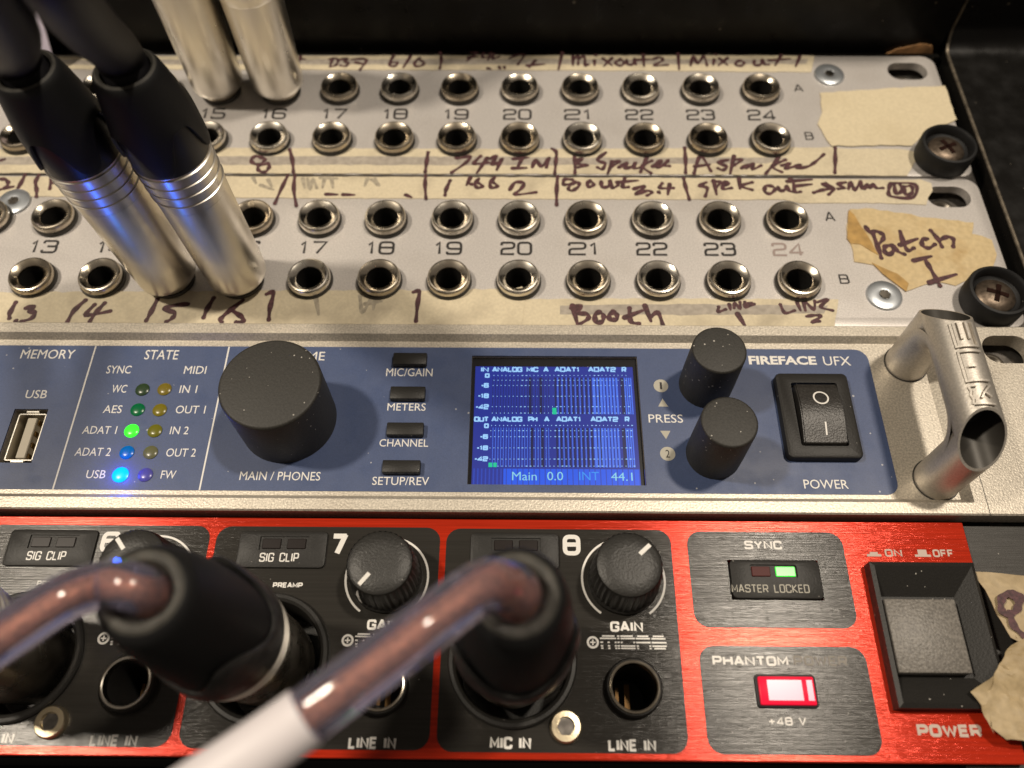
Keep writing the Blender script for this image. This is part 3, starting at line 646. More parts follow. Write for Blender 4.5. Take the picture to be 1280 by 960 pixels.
for (yt, yb_, xo) in ((472, 517.5, 0), (535, 584, 2)):
    ty, by = dxp(690, yt).y, dxp(690, yb_).y
    def bar(mbx, px, w, z, py=yt): 
        x = dxp(px, py).x; mbx.sheet([(x, by), (x + w, by), (x + w, ty), (x, ty)], DZ + z)
    for k in range(11): bar(dark if k != 4 else dark, 693 + xo + k * 5.45, .34, .035)
    for k in range(11): bar(cols, 696.4 + xo + k * 5.45, .16, .04)
    for k in range(8): bar(cols, 741 + xo + k * 4.0, .40, .045)
    bar(dark, 775 + xo, .75, .05)
    for k in range(4): bar(cols, 779.5 + xo + k * 2.6, .27, .05)
    for px in (665, 678): bar(dark, px + xo - 4, .6, .036)
    for k in range(22): bar(cols if xo else dark, 616 + k * 3.3, .12 if xo else .10, .03)
sub('display_column', cols, ME_md); sub('display_shade', dark, ME_dk)
gr = MB()
for xl, xr, yt, yb_ in ((690.5, 695.5, 510, 518), (610.5, 615.5, 578.5, 584), (616.5, 621, 578.5, 584)):
    a, c = dxp(xl, yb_), dxp(xr, yt); gr.sheet([(a.x, a.y), (c.x, a.y), (c.x, c.y), (a.x, c.y)], DZ + .07)
sub('level_meter', gr, ME_gr)
ba = MB(); a, c = dxp(629, 605.5), dxp(799, 587); ba.sheet([(a.x, DY0), (DX1, DY0), (DX1, c.y), (a.x, c.y)], DZ + .06); sub('status_bar', ba, ME_bar)
st = MB()
for k in range(26): x = a.x + .5 + k * 1.12; st.sheet([(x, DY0), (x + .2, DY0), (x + .2, c.y), (x, c.y)], DZ + .07)
for k in range(8): x = DX0 + .3 + k * .78; st.sheet([(x, DY0), (x + .3, DY0), (x + .3, c.y), (x, c.y)], DZ + .07)
sub('status_stripe', st, emi('display_stripe', (0.02, 0.07, 0.6), .7))
bt = MB()
for s_, xl, xr, yb_, yt in (('Main', 640, 671, 600.5, 590), ('0.0', 684, 704, 600.5, 590), ('44.1', 764, 791, 601, 591)):
    a, c, t_ = P(xl, yb_, DZ), P(xr, yb_, DZ), P(xl, yt, DZ); font_text(bt, s_, a.x, c.x, a.y, t_.y - a.y, DZ + .1)
sub('status_lettering', bt, emi('display_cyan', (0.30, 0.75, 0.95), .8))
bt = MB(); a, c, t_ = P(724, 600.5, DZ), P(749, 600.5, DZ), P(724, 590, DZ); font_text(bt, 'INT', a.x, c.x, a.y, t_.y - a.y, DZ + .1)
sub('status_lettering', bt, emi('display_cyan_dim', (0.03, 0.30, 0.95), .9))
# ------------------------------------------------------------------ red preamp
pa = thing('microphone_preamp', 'red and black microphone preamp in front with microphone plugs in its sockets', 'preamp', (128, 0, 0), 'rack units bolted in the case')
CH = {6: 0.0, 7: 44.45, 8: 88.9}             # x offset of each channel strip from channel 6
cut = MB()
for k in CH.values():
    cut.rev([(0, -6), (10.0, -6), (10.0, 6), (0, 6)], 48, 38.4 + k, 17.5); cut.rev([(0, -6), (4.0, -6), (4.0, 6), (0, 6)], 28, 59.7 + k, 12.8)
cut.box(164.0 + 3.9, 185.4 - .4, 28.6, 36.2, -5, 5)
part('face_plate', MB().box(-60, 214.4, 1.2, 43.95, -1.6, 0, .15, 1), 'red', pa, smooth=20, cut=cut)
part('rack_ear', MB().box(205, 243.0, .6, 44.0, -4.1, -2.0, .15, 1), 'ear', pa, smooth=20)
part('chassis', MB().box(-60, 212, 2, 43, -34, -16), 'void', pa)
for (x0, x1, y0, y1, hole) in ((25.2, 68.7, 2.6, 42.2, 6), (70.0, 113.2, 2.5, 42.15, 7), (114.4, 157.5, 2.3, 42.0, 8), (160.6, 190.4, 23.5, 41.75, 0), (160.8, 190.6, 2.3, 20.3, 1)):
    f = MB().prism(rrect(x0, x1, y0, y1, 2.7), -.1, .05); c_ = None
    if hole >= 6:
        k = CH[hole]; c_ = MB().rev([(0, -6), (10.0, -6), (10.0, 6), (0, 6)], 48, 38.4 + k, 17.5).rev([(0, -6), (4.0, -6), (4.0, 6), (0, 6)], 28, 59.7 + k, 12.8)
    if hole == 0: c_ = MB().box(167.9, 185.0, 28.6, 36.2, -5, 5)
    part('black_field', f, 'field', pa, smooth=0, cut=c_)
def word(fn, mat='white', name='printed_word'):
    m = MB(); fn(m); return part(name, m, mat, pa, smooth=0)
def fluted(x, y, ang):
    n = 72
    body = MB().rev([(6.75, 0.1), (6.75, 1.2), (6.3, 1.6), (6.15, 7.0), (5.9, 9.2)], n, x, y, fr=lambda i, a: (0.22 if int(round(a * n / (2 * math.pi))) % 2 else -0.12) * (1 if 2 <= i <= 3 else .4 if i == 4 else 0))
    k = part('gain_knob', body, 'plastic', pa, smooth=25)
    cap = part('cap', MB().rev([(5.95, 8.9), (5.75, 9.45), (5.2, 9.75), (3, 9.9), (0, 9.9)], 48, x, y), 'knobcap', pa); cap.parent = k
    m = MB(); c, s_ = math.cos(R(ang)), math.sin(R(ang)); m.ribbon([(x + c * 2.6, y + s_ * 2.6), (x + c * 5.2, y + s_ * 5.2)], .38, 9.96, caps=False)
    b2 = m.b; ns = Vector((-s_, c)); q0 = Vector((x + c * 5.2, y + s_ * 5.2)); q1 = Vector((x + c * 6.5, y + s_ * 6.5))
    v = [b2.verts.new((q.x + ns.x * w, q.y + ns.y * w, z)) for q, w, z in ((q0, -.38, 9.96), (q1, -.38, 6.0), (q1, .38, 6.0), (q0, .38, 9.96))]; b2.faces.new(v)
    v = [b2.verts.new((q.x + ns.x * w, q.y + ns.y * w, z)) for q, w, z in ((q1, -.38, 6.0), (q1 + Vector((c, s_)) * .1, -.38, 2.0), (q1 + Vector((c, s_)) * .1, .38, 2.0), (q1, .38, 6.0))]; b2.faces.new(v)
    pm = part('pointer_line', m, 'white', pa, smooth=0); pm.parent = k
    return k
for ch, k in CH.items():
    gx, gy = 59.1 + k, 32.3
    word(lambda wp: wp.ribbon([(gx + 7.75 * math.cos(R(a)), gy + 7.75 * math.sin(R(a))) for a in range(-55, 236, 5)], .2, .07, caps=False), name='dial_arc')
    fluted(gx, gy, {6: 130, 7: 232, 8: 42}[ch])
    # signal window
    bx = (30.2 + k, 47.1 + k, 33.9, 41.1)
    w = part('signal_window', MB().prism(rrect(*bx[:2], *bx[2:], .9), 0, .55, .18), 'plastic', pa, cut=MB().box(34.2 + k, 43.6 + k, 37.3, 40.0, .3, 2))
    for x0 in (34.7, 39.5):
        q_ = part('indicator', MB().box(x0 + k, x0 + 3.6 + k, 37.6, 39.6, .28, .5, .12, 1), mk('dark_indicator', (0.016, 0.012, 0.011), .3, spec=.25), pa); q_.parent = w
    q_ = MB(); off = k - CH[7]
    a = P(324.5, 704); c = P(342.5, 704); stroke_text(q_, 'SIG', a.x + off, c.x + off, a.y + .1, 1.75, .12, .58, gap=.45); a = P(349.5, 704); c = P(373.5, 704); q_ = [q_, MB()]; stroke_text(q_[1], 'CLIP', a.x + off, c.x + off, a.y + .1, 1.75, .12, .58, gap=.45)
    for m_ in q_: o_ = part('printed_word', m_, 'white', pa, smooth=0); o_.parent = w
    # channel number
    n0 = P(413.5, 691).x - CH[7] + k
    if ch == 7: word(lambda wp: wp.ribbon([(n0 + .2, 40.3), (n0 + 2.7, 40.3)], .5, .07, caps=False).ribbon([(n0 + 2.5, 40.6), (n0 + 1.2, 36.9)], .5, .075, caps=False), name='printed_number')
    else: word(lambda wp: stroke_text(wp, str(ch), n0 - .1, n0 + 3.3, 36.8, 4.1, .42, .07, rad=.35), name='printed_number')
    gxa = P(763, 790).x - CH[8] + k; word(lambda wp: stroke_text(wp, 'GAIN', gxa, gxa + 6.0, P(780, 790).y, 1.9, .22, .07, gap=.45))
    la = P(760.5, 939.5).x - CH[8] + k; ya_ = P(790, 939.5).y; word(lambda wp: stroke_text(wp, 'LINE IN', la, la + 8.2, ya_, 1.95, .23, .07, gap=.5))
    ma = P(612, 937).x - CH[8] + k; word(lambda wp: stroke_text(wp, 'MIC IN', ma, ma + 7.1, ya_ + .2, 1.95, .23, .07, gap=.5))
    # maker's emblem
    p = P(741, 803); ex = p.x - CH[8] + k; ey = p.y
    wp = MB(); wp.ribbon(circ(ex, ey, .9, 28), .2, .07, closed=True); wp.ribbon([(ex - .5, ey), (ex + .5, ey)], .13, .072, caps=False); wp.ribbon([(ex, ey - .5), (ex, ey + .5)], .13, .076, caps=False)
    sc = (P(833, 803).x - P(750, 803).x) / 880; X_ = P(750, 803).x - CH[8] + k; yT = ey + 1.28; rowy = (385, 415, 465, 510, 540)
    SEG = {0: [(300, 465), (500, 530), (545, 710), (765, 915), (975, 1120)], 1: [(270, 485), (500, 530), (545, 735), (745, 935), (955, 1140)], 2: [(275, 310), (370, 400), (465, 490), (500, 530), (545, 570), (710, 735), (750, 940), (955, 1150)],
           3: [(278, 310), (372, 402), (465, 490), (500, 530), (545, 735), (752, 780), (920, 945), (960, 1150)], 4: [(282, 312), (374, 404), (468, 492), (502, 532), (545, 735), (758, 782), (922, 948), (985, 1135)]}
    for r_, segs in SEG.items():
        yy = yT - (rowy[r_] - 375) * sc * 1.02
        for s0, s1 in segs: wp.ribbon([(X_ + (s0 - 270) * sc, yy), (X_ + (s1 - 270) * sc, yy)], .135, .07, caps=False)
    part('printed_emblem', wp, 'white', pa, kind='stuff', smooth=0)
    # small curved word over the socket
    a = P(341, 733); word(lambda wp: stroke_text(wp, 'PREAMP', a.x - CH[7] + k, a.x - CH[7] + k + 5.6, a.y - .25, 1.0, .12, .07, gap=.45))
    # combo socket
    skt = MB().rev([(11.6, 0.0), (11.6, .8), (11.3, 1.15), (10.7, 1.2), (10.2, .9), (9.9, .2), (9.7, -12), (0, -12)], 64, 38.4 + k, 17.5)
    part('microphone_socket', skt, 'plastic', pa)
    jk = MB().rev([(5.0, 0), (5.0, 1.4), (4.7, 1.9), (4.35, 1.95), (4.3, 1.6)], 40, 59.7 + k, 12.8)
    jo = part('line_socket', jk, 'plastic', pa)
    jr = part('ring', MB().rev([(4.5, 1.2), (4.5, 2.1), (4.4, 2.35), (4.15, 2.42), (3.95, 2.3), (3.82, 1.7), (3.8, -1)], 40, 59.7 + k, 12.8), 'chrome', pa); jr.parent = jo
    jb = part('bore', MB().rev([(3.79, .8), (3.7, -14), (0, -14)], 28, 59.7 + k, 12.8), 'bore', pa); jb.parent = jo
    jc = part('contact_spring', MB().box(59.2 + k, 60.2 + k, 10.2, 15.0, -9.5, -9.2).box(57.6 + k, 58.2 + k, 11, 14.5, -10, -9.7), 'dgold', pa); jc.parent = jo
    hx_ = P(707, 910).x - CH[8] + k
    hs = part('socket_screw', MB().rev([(2.75, 0.0), (2.75, .9), (2.45, 1.35), (1.55, 1.4), (1.5, .75), (0, .7)], 36, hx_, 6.4), 'brass', pa)
    hr = part('hex_recess', MB().prism([(hx_ + 1.55 * math.cos(R(a)), 6.4 + 1.55 * math.sin(R(a))) for a in range(0, 360, 60)], .72, .95), 'rail', pa); hr.parent = hs
# sync window
sw = part('sync_window', MB().prism(rrect(168.1, 184.9, 28.7, 36.0, .9), -1, .75, .2), 'plastic', pa, cut=MB().prism(rrect(171.7, 180.6, 32.5, 35.1, .5), .35, 3))
q_ = part('indicator', MB().box(172.1, 175.6, 32.9, 34.8, .3, .6, .12, 1), mk('red_indicator_off', (0.07, 0.012, 0.010), .45, spec=.2), pa); q_.parent = sw
q_ = part('indicator', MB().box(176.6, 180.3, 32.9, 34.8, .3, .6, .12, 1), led_mat('green_indicator', (0.04, 0.85, 0.05), .75), pa, 'glowing green indicator'); q_.parent = sw
word(lambda m_: px_stroke(m_, 'SYNC', 931, 978, 687, 676, .2, .07, gap=.45))
word(lambda m_: px_stroke(m_, 'PHANTOM', 891, 986, 832.5, 820, .21, .07, gap=.42))
word(lambda m_: px_stroke(m_, '+48 V', 961, 1008.5, 907, 896.5, .13, .07, gap=.45))
lt = MB(); px_stroke(lt, 'POWER', 993, 1060, 832.5, 820, .17, .07, gap=.42); part('printed_word', lt, 'worn_white', pa, 'half rubbed off word POWER', smooth=0)
for t_, *a in (('MASTER', 914, 959.6, 742, 732), ('LOCKED', 967, 1011, 742.5, 732)):
    q_ = word(lambda m_: px_stroke(m_, t_, *a, .10, .77, gap=.45), 'grey_print'); q_.parent = sw
WG = mk('worn_grey_print', (0.52, 0.42, 0.36), .6)
for t_, xl, xr, yb_, yt, w_ in (('ON', 1107, 1128.5, 696, 686.5, .16), ('OFF', 1167, 1193, 696.5, 687, .16), ('POWER', 1148, 1229, 921.5, 905.5, .28)):
    word(lambda m_: px_stroke(m_, t_, xl, xr, yb_, yt, w_, .02, gap=.45), WG)
for xl, xr, yb_, yt in ((1084, 1102, 695.5, 690), (1144, 1164, 696, 687)):
    a, c, t_ = P(xl, yb_), P(xr, yb_), P(xl, yt); i_ = (c.x - a.x) * .22
    lt = MB(); lt.sheet([(a.x, a.y), (c.x, a.y), (c.x, a.y + .45), (c.x - i_, a.y + .45), (c.x - i_, t_.y), (a.x + i_, t_.y), (a.x + i_, a.y + .45), (a.x, a.y + .45)], .025); part('printed_symbol', lt, WG, pa, smooth=0)
# phantom power button
a, c = P(950, 882), P(1014, 847)
pbz = part('phantom_button', MB().prism(rrect(a.x - .45, c.x + .45, a.y - .4, c.y + .4, .6), 0, .5, .1), 'gloss', pa)
q_ = part('lens', MB().box(a.x, c.x, a.y, c.y, .2, 1.1, .25, 2), led_mat('red_lens', (0.62, 0.005, 0.03), .7), pa, 'glowing red button'); q_.parent = pbz
q_ = part('lit_core', MB().box(a.x + 1.4, c.x - 2.2, a.y + .7, c.y - .6, 1.0, 1.16, .03, 1).box(c.x - 1.4, c.x - .35, a.y + .7, c.y - .6, 1.0, 1.16, .03, 1), led_mat('red_core', (1.0, 0.14, 0.22), .7), pa); q_.parent = pbz
# mains button
mx0, mx1, my0, my1 = 193.6, 212.9, 9.6, 35.2
bz = MB()
frame_ring(bz, (mx0, mx1, my0, my1), (mx0, mx1, my0, my1), 0, 2.6)
frame_ring(bz, (mx0, mx1, my0, my1), (mx0 + .7, mx1 - .7, my0 + .8, my1 - .8), 2.6, 3.0)
frame_ring(bz, (mx0 + .7, mx1 - .7, my0 + .8, my1 - .8), (mx0 + 1.1, mx1 - 4.0, my0 + 5.4, my1 - 5.9), 3.0, .3)
bmesh.ops.remove_doubles(bz.b, verts=bz.b.verts[:], dist=1e-4)
bz.b.faces.new([bz.b.verts.new(p) for p in ((mx0 + 1.1, my0 + 5.4, .3), (mx1 - 4.0, my0 + 5.4, .3), (mx1 - 4.0, my1 - 5.9, .3), (mx0 + 1.1, my1 - 5.9, .3))])
bmesh.ops.remove_doubles(bz.b, verts=bz.b.verts[:], dist=1e-4)
mbz = part('power_button', bz, 'plastic', pa, smooth=15)
q_ = part('key_cap', MB().box(194.9, 207.8, 15.4, 28.4, 0, 2.6, .35, 2), 'switch', pa); q_.parent = mbz
# ------------------------------------------------------------------ rack screws in cup washers
def rack_screw(x, y, label, first=[None], z=0.0):
    if first[0] is None:
        t = thing('rack_screw', label, 'screw', (x, y, z), 'rack screws in black cup washers')
        cw = MB().rev([(5.2, 0), (6.5, 0.2), (6.75, 1.2), (6.75, 5.0), (6.45, 5.5), (5.9, 5.6), (5.55, 5.2), (5.3, 3.4), (4.6, 2.9), (0, 2.8)], 48)
        part('cup_washer', cw, 'rubber', t, local=True)
        sc = part('screw_head', MB().rev([(4.35, 2.8), (4.35, 3.3), (3.9, 3.8), (2.6, 4.25), (1.2, 4.45), (0, 4.5)], 40), 'rust', t, local=True)
        m = MB()
        for a in (25, 115):
            c, s_ = math.cos(R(a)), math.sin(R(a)); b2 = bmesh.new(); bmesh.ops.create_cube(b2, size=1)
            for v in b2.verts: v.co = Vector((v.co.x * 4.6, v.co.y * 1.05, v.co.z * .7 + 4.2))
            m.join(b2, Matrix.Rotation(R(a), 4, 'Z'))
        k = part('cross_recess', m, 'cross', t, local=True); k.parent = sc
        first[0] = t; return t
    c = copy_thing(first[0], (x, y, z), label); c.rotation_euler.z = R(random.uniform(10, 70)); return c
rack_screw(233.3, 139.3, 'rusty cross head screw in a black cup washer holding the upper patch bay')
rack_screw(233.3, 95.4, 'rusty cross head screw in a black cup washer below the Patch I tape')
rack_screw(237.6, 50.8, 'black cup washer beside the silver handle, cut off by the right edge', z=1.5)
# ------------------------------------------------------------------ plugs
def orient(axis): return Vector((0, 0, 1)).rotation_difference(Vector(axis).normalized()).to_matrix().to_4x4()
def apply_axis(o, rot):
    o.rotation_euler = rot.to_euler()
def bare_plug(x, y, label, kind):
    t = thing('jack_plug', label, 'audio plug', (x, y, 2.7), 'silver jack plugs in the patch bays')
    pr = [(3.0, .3), (6.3, .35), (6.6, .8), (6.7, 2.0), (7.3, 27), (7.35, 31)]
    part('barrel', MB().rev(pr, 48), 'nickel', t, local=True)
    part('collar', MB().rev([(7.35, 27.5 + 3 * (1 - kind)), (7.6, 28 + 3 * (1 - kind)), (7.6, 33), (7.0, 34), (5.5, 60), (5, 62)], 48), 'nickel' if kind else 'rubber', t, local=True)
    part('tip_sleeve', MB().rev([(2.9, .5), (2.9, -6), (0, -7)], 24), 'chrome', t, local=True)
    part('cable', MB().tube([(0, 0, 55), (0, 2, 80), (-2, 20, 120), (-6, 70, 150)], 3.4), 'cable', t, local=True)
    return t
bare_plug(JX[15], 162.9, 'bare silver jack plug at the top edge, left of the other bare one', 0)
bare_plug(JX[16], 162.9, 'bare silver jack plug at the top edge, right of the other bare one', 1)
def scallop_boot(prof, n, lobes, depth, phase):
    zmin = prof[0][1]; L_ = prof[-1][1] - zmin
    def fz(i, a):
        f = max(0, 1 - (prof[i][1] - zmin) / (L_ * .55)); s_ = .5 + .5 * math.cos(lobes * a + phase)
        return depth * f * (s_ ** 2 * (3 - 2 * s_))
    return MB().rev(prof, n, fz=fz)
def booted_plug(x, y, tgt, cab, label, phase):
    base = Vector((x, y, 2.7)); t = thing('cable_plug', label, 'audio plug', base, 'silver plugs with black boots in the lower patch bay')
    rot = orient(tgt - base)
    def add(n, m, mat, **k):
        m.b.transform(rot); return part(n, m, mat, t, local=True, **k)
    add('barrel', MB().rev([(3.0, .2), (6.2, .25), (6.5, .6), (6.65, 2.0), (6.95, 26), (7.0, 28.3)], 64), 'nickel')
    pr = [(6.95, 28.3)]
    for k in range(4): pr += [(7.05 + k * .06, 28.4 + k * 2.4), (7.05 + k * .06, 30.2 + k * 2.4), (7.32 + k * .06, 30.45 + k * 2.4), (7.32 + k * .06, 30.65 + k * 2.4), (7.05 + k * .06, 30.8 + k * 2.4)]
    pr += [(7.2, 38.5), (7.2, 39.5)]
    add('grip_rings', MB().rev(pr, 64), 'nickel', smooth=25)
    add('bushing', MB().rev([(7.2, 38.3), (7.3, 38.8), (7.2, 44), (6.7, 50), (5.4, 54)], 56), 'gloss')
    bp = [(7.3, 39.2), (7.85, 39.4), (7.9, 39.8), (7.75, 42), (7.5, 46), (7.0, 50), (6.3, 54), (5.85, 55.8), (5.6, 56.7), (5.2, 57.1)]
    add('boot', scallop_boot(bp, 96, 4, 8.5, phase), 'rubber', smooth=60)
    add('boot_end', MB().rev([(5.25, 57.0), (4.8, 57.4), (4.3, 57.0), (4.1, 54)], 40), 'boot_end')
    e = rot @ Vector((0, 0, 54.5)); pth = [e, e + rot @ Vector((0, 0, 6))] + [c - base for c in cab]
    part('cable', MB().tube(spline(pth, 8), 4.0, 24), 'cable', t, local=True)
    part('tip_sleeve', MB().rev([(2.9, .4), (2.9, -6), (0, -7)], 24), 'chrome', t, local=True)
    return t
booted_plug(JX[15], 100.8, P(29, 86, 60), [P(8, 36, 80), P(-50, -60, 100), P(-160, -190, 112)], 'silver plug with black boot, left of the two in the lower patch bay', .6)
booted_plug(JX[16], 100.8, P(155, 84, 60), [P(106, 28, 80), P(50, -50, 98), P(-30, -190, 108)], 'silver plug with black boot, right of the two in the lower patch bay', 2.4)
def xlr(x, y, label, tgt, cab, sleeve_px=None, phase=0):
    base = Vector((x, y, 0)); t = thing('microphone_plug', label, 'microphone plug', base, 'microphone plugs in the red preamp')
    rot = orient(tgt - base)
    def add(n, m, mat, **k):
        m.b.transform(rot); return part(n, m, mat, t, local=True, **k)
    add('shell', MB().rev([(7.6, -6), (8.2, 1.5), (8.3, 14.0), (8.9, 16.0), (8.95, 17.5)], 64), 'shell')
    pr = []
    for k in range(3): pr += [(8.95 + k * .05, 17.5 + k * 1.6), (8.95 + k * .05, 18.3 + k * 1.6), (9.3 + k * .05, 18.5 + k * 1.6), (9.3 + k * .05, 18.8 + k * 1.6), (8.95 + k * .05, 19.0 + k * 1.6)]
    add('grip_rings', MB().rev(pr + [(9.1, 22.6)], 64), 'nickel', smooth=25)
    bp = [(8.9, 22.0), (9.0, 24), (8.8, 28), (8.4, 34), (7.9, 40), (7.2, 46), (6.5, 50.0), (5.9, 51.8), (5.3, 52.2)]
    add('boot', MB().rev(bp, 96), 'rubber', smooth=60)
    cp = [(9.0, 22.3), (9.5, 22.5), (9.75, 23.1), (9.7, 24.5), (9.55, 26.2), (9.3, 26.9), (9.0, 27.1), (8.4, 26.8)]
    add('cuff', MB().rev(cp, 120, fz=lambda i, a: 9.5 * max(0, (cp[i][1] - 23.1) / 4.0) * (.5 + .5 * math.cos(3 * a + phase)) ** 1.4), 'sleeve_rubber', smooth=60)
    add('boot_end', MB().rev([(5.35, 52.15), (4.9, 52.5), (4.0, 52.3), (3.2, 51.2), (2.9, 48)], 40), 'boot_end')
    if cab:
        e = rot @ Vector((0, 0, 49)); pth = spline([e, e + rot @ Vector((0, 0, 5.0))] + [c - base for c in cab], 8)
        cb = part('cable', MB().tube(pth, 2.95, 28), 'jacket', t, local=True)
        cr = part('copper_core', MB().tube([p.copy() for p in pth], 1.15, 24), 'copper', t, local=True); cr.parent = cb
        if sleeve_px:
            def pxd(p):
                v = CM.transposed() @ (p + base - CAMP); return math.hypot(640 + FPX * v.x / -v.z - sleeve_px[0], 480 - FPX * v.y / -v.z - sleeve_px[1])
            i = min(range(len(pth)), key=lambda k: pxd(pth[k]))
            part('white_sleeve', MB().tube(pth[i:], 3.15, 28), 'sleeve', t, local=True)
    return t
xlr(127.3, 17.5, 'black plug in the socket of channel 8, with clear cable and white sleeve', P(646, 741, 53), [PD(628, 731, 97), PD(598, 736, 92), PD(524, 790, 87), PD(443, 851, 85), PD(382, 896, 84), PD(313, 945, 82), PD(200, 1020, 80)], (378, 896), 1.2)
xlr(82.85, 17.5, 'black plug in the socket of channel 7, with clear cable running left', P(169, 735, 54), [PD(130, 731, 101), PD(80, 748, 98), PD(20, 786, 95), PD(-60, 838, 91), PD(-160, 900, 86)], None, 2.6)
xlr(38.4, 17.5, 'dark plug in the socket of channel 6, mostly cut off by the left edge', Vector((36, 17, 54)), None, None, .4)
# ------------------------------------------------------------------ masking tape
def jag(pts, amp):
    out = []
    for i, a in enumerate(pts):
        c = pts[(i + 1) % len(pts)]; d = Vector((c[0] - a[0], c[1] - a[1])); n = max(1, int(d.length / 1.6))
        nn = Vector((-d.y, d.x)).normalized() if d.length > 0 else Vector((0, 0))
        for k in range(n):
            o = random.uniform(-amp, amp) if k else 0; p = Vector(a) + d * (k / n) + nn * o; out.append((p.x, p.y))
    return out
def clusters(strokes, gap):
    out = []
    for st in sorted(strokes, key=lambda q: min(p[0] for p in q)):
        lo, hi = min(p[0] for p in st), max(p[0] for p in st)
        if out and lo - out[-1][0] < gap: out[-1][1].append(st); out[-1][0] = max(out[-1][0], hi)
        else: out.append([hi, [st]])
    return [o[1] for o in out]
def tape(poly, label, mat, inks=(), z0=.03, z1=.17, amp=.12, stripe=None, olds=(), extra=None):
    pts = [(p.x, p.y) for p in (P(x, y, z1) for x, y in poly)]
    cx = sum(p[0] for p in pts) / len(pts); cy = sum(p[1] for p in pts) / len(pts)
    t = thing('masking_tape', label, 'tape', (cx, cy, z0), 'masking tape on the rack units')
    if sum(pts[i][0] * pts[(i + 1) % len(pts)][1] - pts[(i + 1) % len(pts)][0] * pts[i][1] for i in range(len(pts))) < 0: pts.reverse()
    part('tape_strip', MB().prism(jag(pts, amp), z0, z1), mat, t, smooth=0)
    if stripe:
        sp_ = [(p.x, p.y) for p in (P(x, y, z1) for x, y in stripe)]
        if sum(sp_[i][0] * sp_[(i + 1) % len(sp_)][1] - sp_[(i + 1) % len(sp_)][0] * sp_[i][1] for i in range(len(sp_))) < 0: sp_.reverse()
        part('grime_band', MB().sheet(jag(sp_, .15), z1 + .012), 'stripe', t, smooth=0)
    if inks:
        for (org, sc, strokes, hw) in inks:
            for wd in clusters(strokes, 7.5 * sc):
                m = MB(); hand(m, org, sc, wd, hw, h=z1); part('handwritten_word', m, 'marker', t, smooth=0)
    if olds:
        for (org, sc, strokes, hw) in olds:
            for wd in clusters(strokes, 7.5 * sc):
                m = MB(); hand(m, org, sc, wd, hw, h=z1); part('erased_word', m, 'old_marker', t, smooth=0)
    if extra: extra(t)
    return t
ZA, ZB = (370, 55), (680, 55); sA = 3.879; ZC_, ZD, ZE, ZF = (300, 180), (520, 180), (680, 180), (860, 180); sC = 4.267
tape([(-60, 71), (400, 69.5), (700, 69), (1018, 69.5), (1014, 90), (700, 87.5), (400, 87), (-60, 86)], 'masking tape strip marked Mix out 1 along the top of the upper patch bay', 'tape', [
 (ZA, sA, [[(0,70),(45,75)],[(22,60),(10,100)], [(178,70),(165,108)],[(160,75),(195,70),(205,85),(190,105),(165,110)],[(215,75),(250,70),(235,85),(255,95),(240,108),(215,105)],[(270,75),(330,72),(340,85),(310,125)],[(290,90),(335,100)],
   [(475,55),(455,90),(460,108),(485,105),(490,90),(465,90)],[(555,60),(520,115)],[(600,68),(580,85),(575,105),(600,108),(622,95),(605,80),(590,75)],[(700,42),(705,80),(697,120)],
   [(850,42),(875,45),(830,80)],[(835,65),(885,62)],[(910,45),(905,65),(945,62)],[(945,45),(930,80)],[(960,50),(955,72),(985,62)],[(1035,70),(1070,55),(1105,55),(1075,100)],[(1120,105),(1205,98)],[(1160,80),(1130,115)],[(930,118),(945,122)],[(985,112),(990,122)],[(1010,112),(1012,120)]], 1.8),
 (ZB, sA, [[(88,42),(70,125)],[(140,60),(140,105)],[(140,80),(165,60),(165,100)],[(165,75),(195,62),(200,105),(215,100)],[(245,80),(245,105)],[(250,55),(252,60)],[(285,70),(330,105)],[(330,68),(290,108)],[(375,75),(350,85),(350,100),(375,105),(388,90),(370,72)],[(400,75),(405,100),(430,98),(440,72),(445,100)],
   [(480,50),(485,110)],[(440,78),(520,75)],[(525,75),(560,65),(575,80),(535,105),(600,102)],[(650,48),(655,125)],[(710,105),(725,60),(745,95),(775,60),(790,105)],[(825,75),(820,103)],[(832,52),(834,56)],[(850,70),(890,103)],[(890,68),(845,105)],[(950,80),(930,90),(935,105),(960,105),(970,90),(950,78)],
   [(1020,80),(1020,103),(1050,100),(1060,75),(1070,100),(1090,100)],[(1150,55),(1120,105)],[(1090,80),(1195,72)],[(1240,60),(1220,110)]], 1.8)], stripe=[(-60, 75), (560, 74), (1010, 74), (1008, 80), (560, 80.5), (-60, 81)])
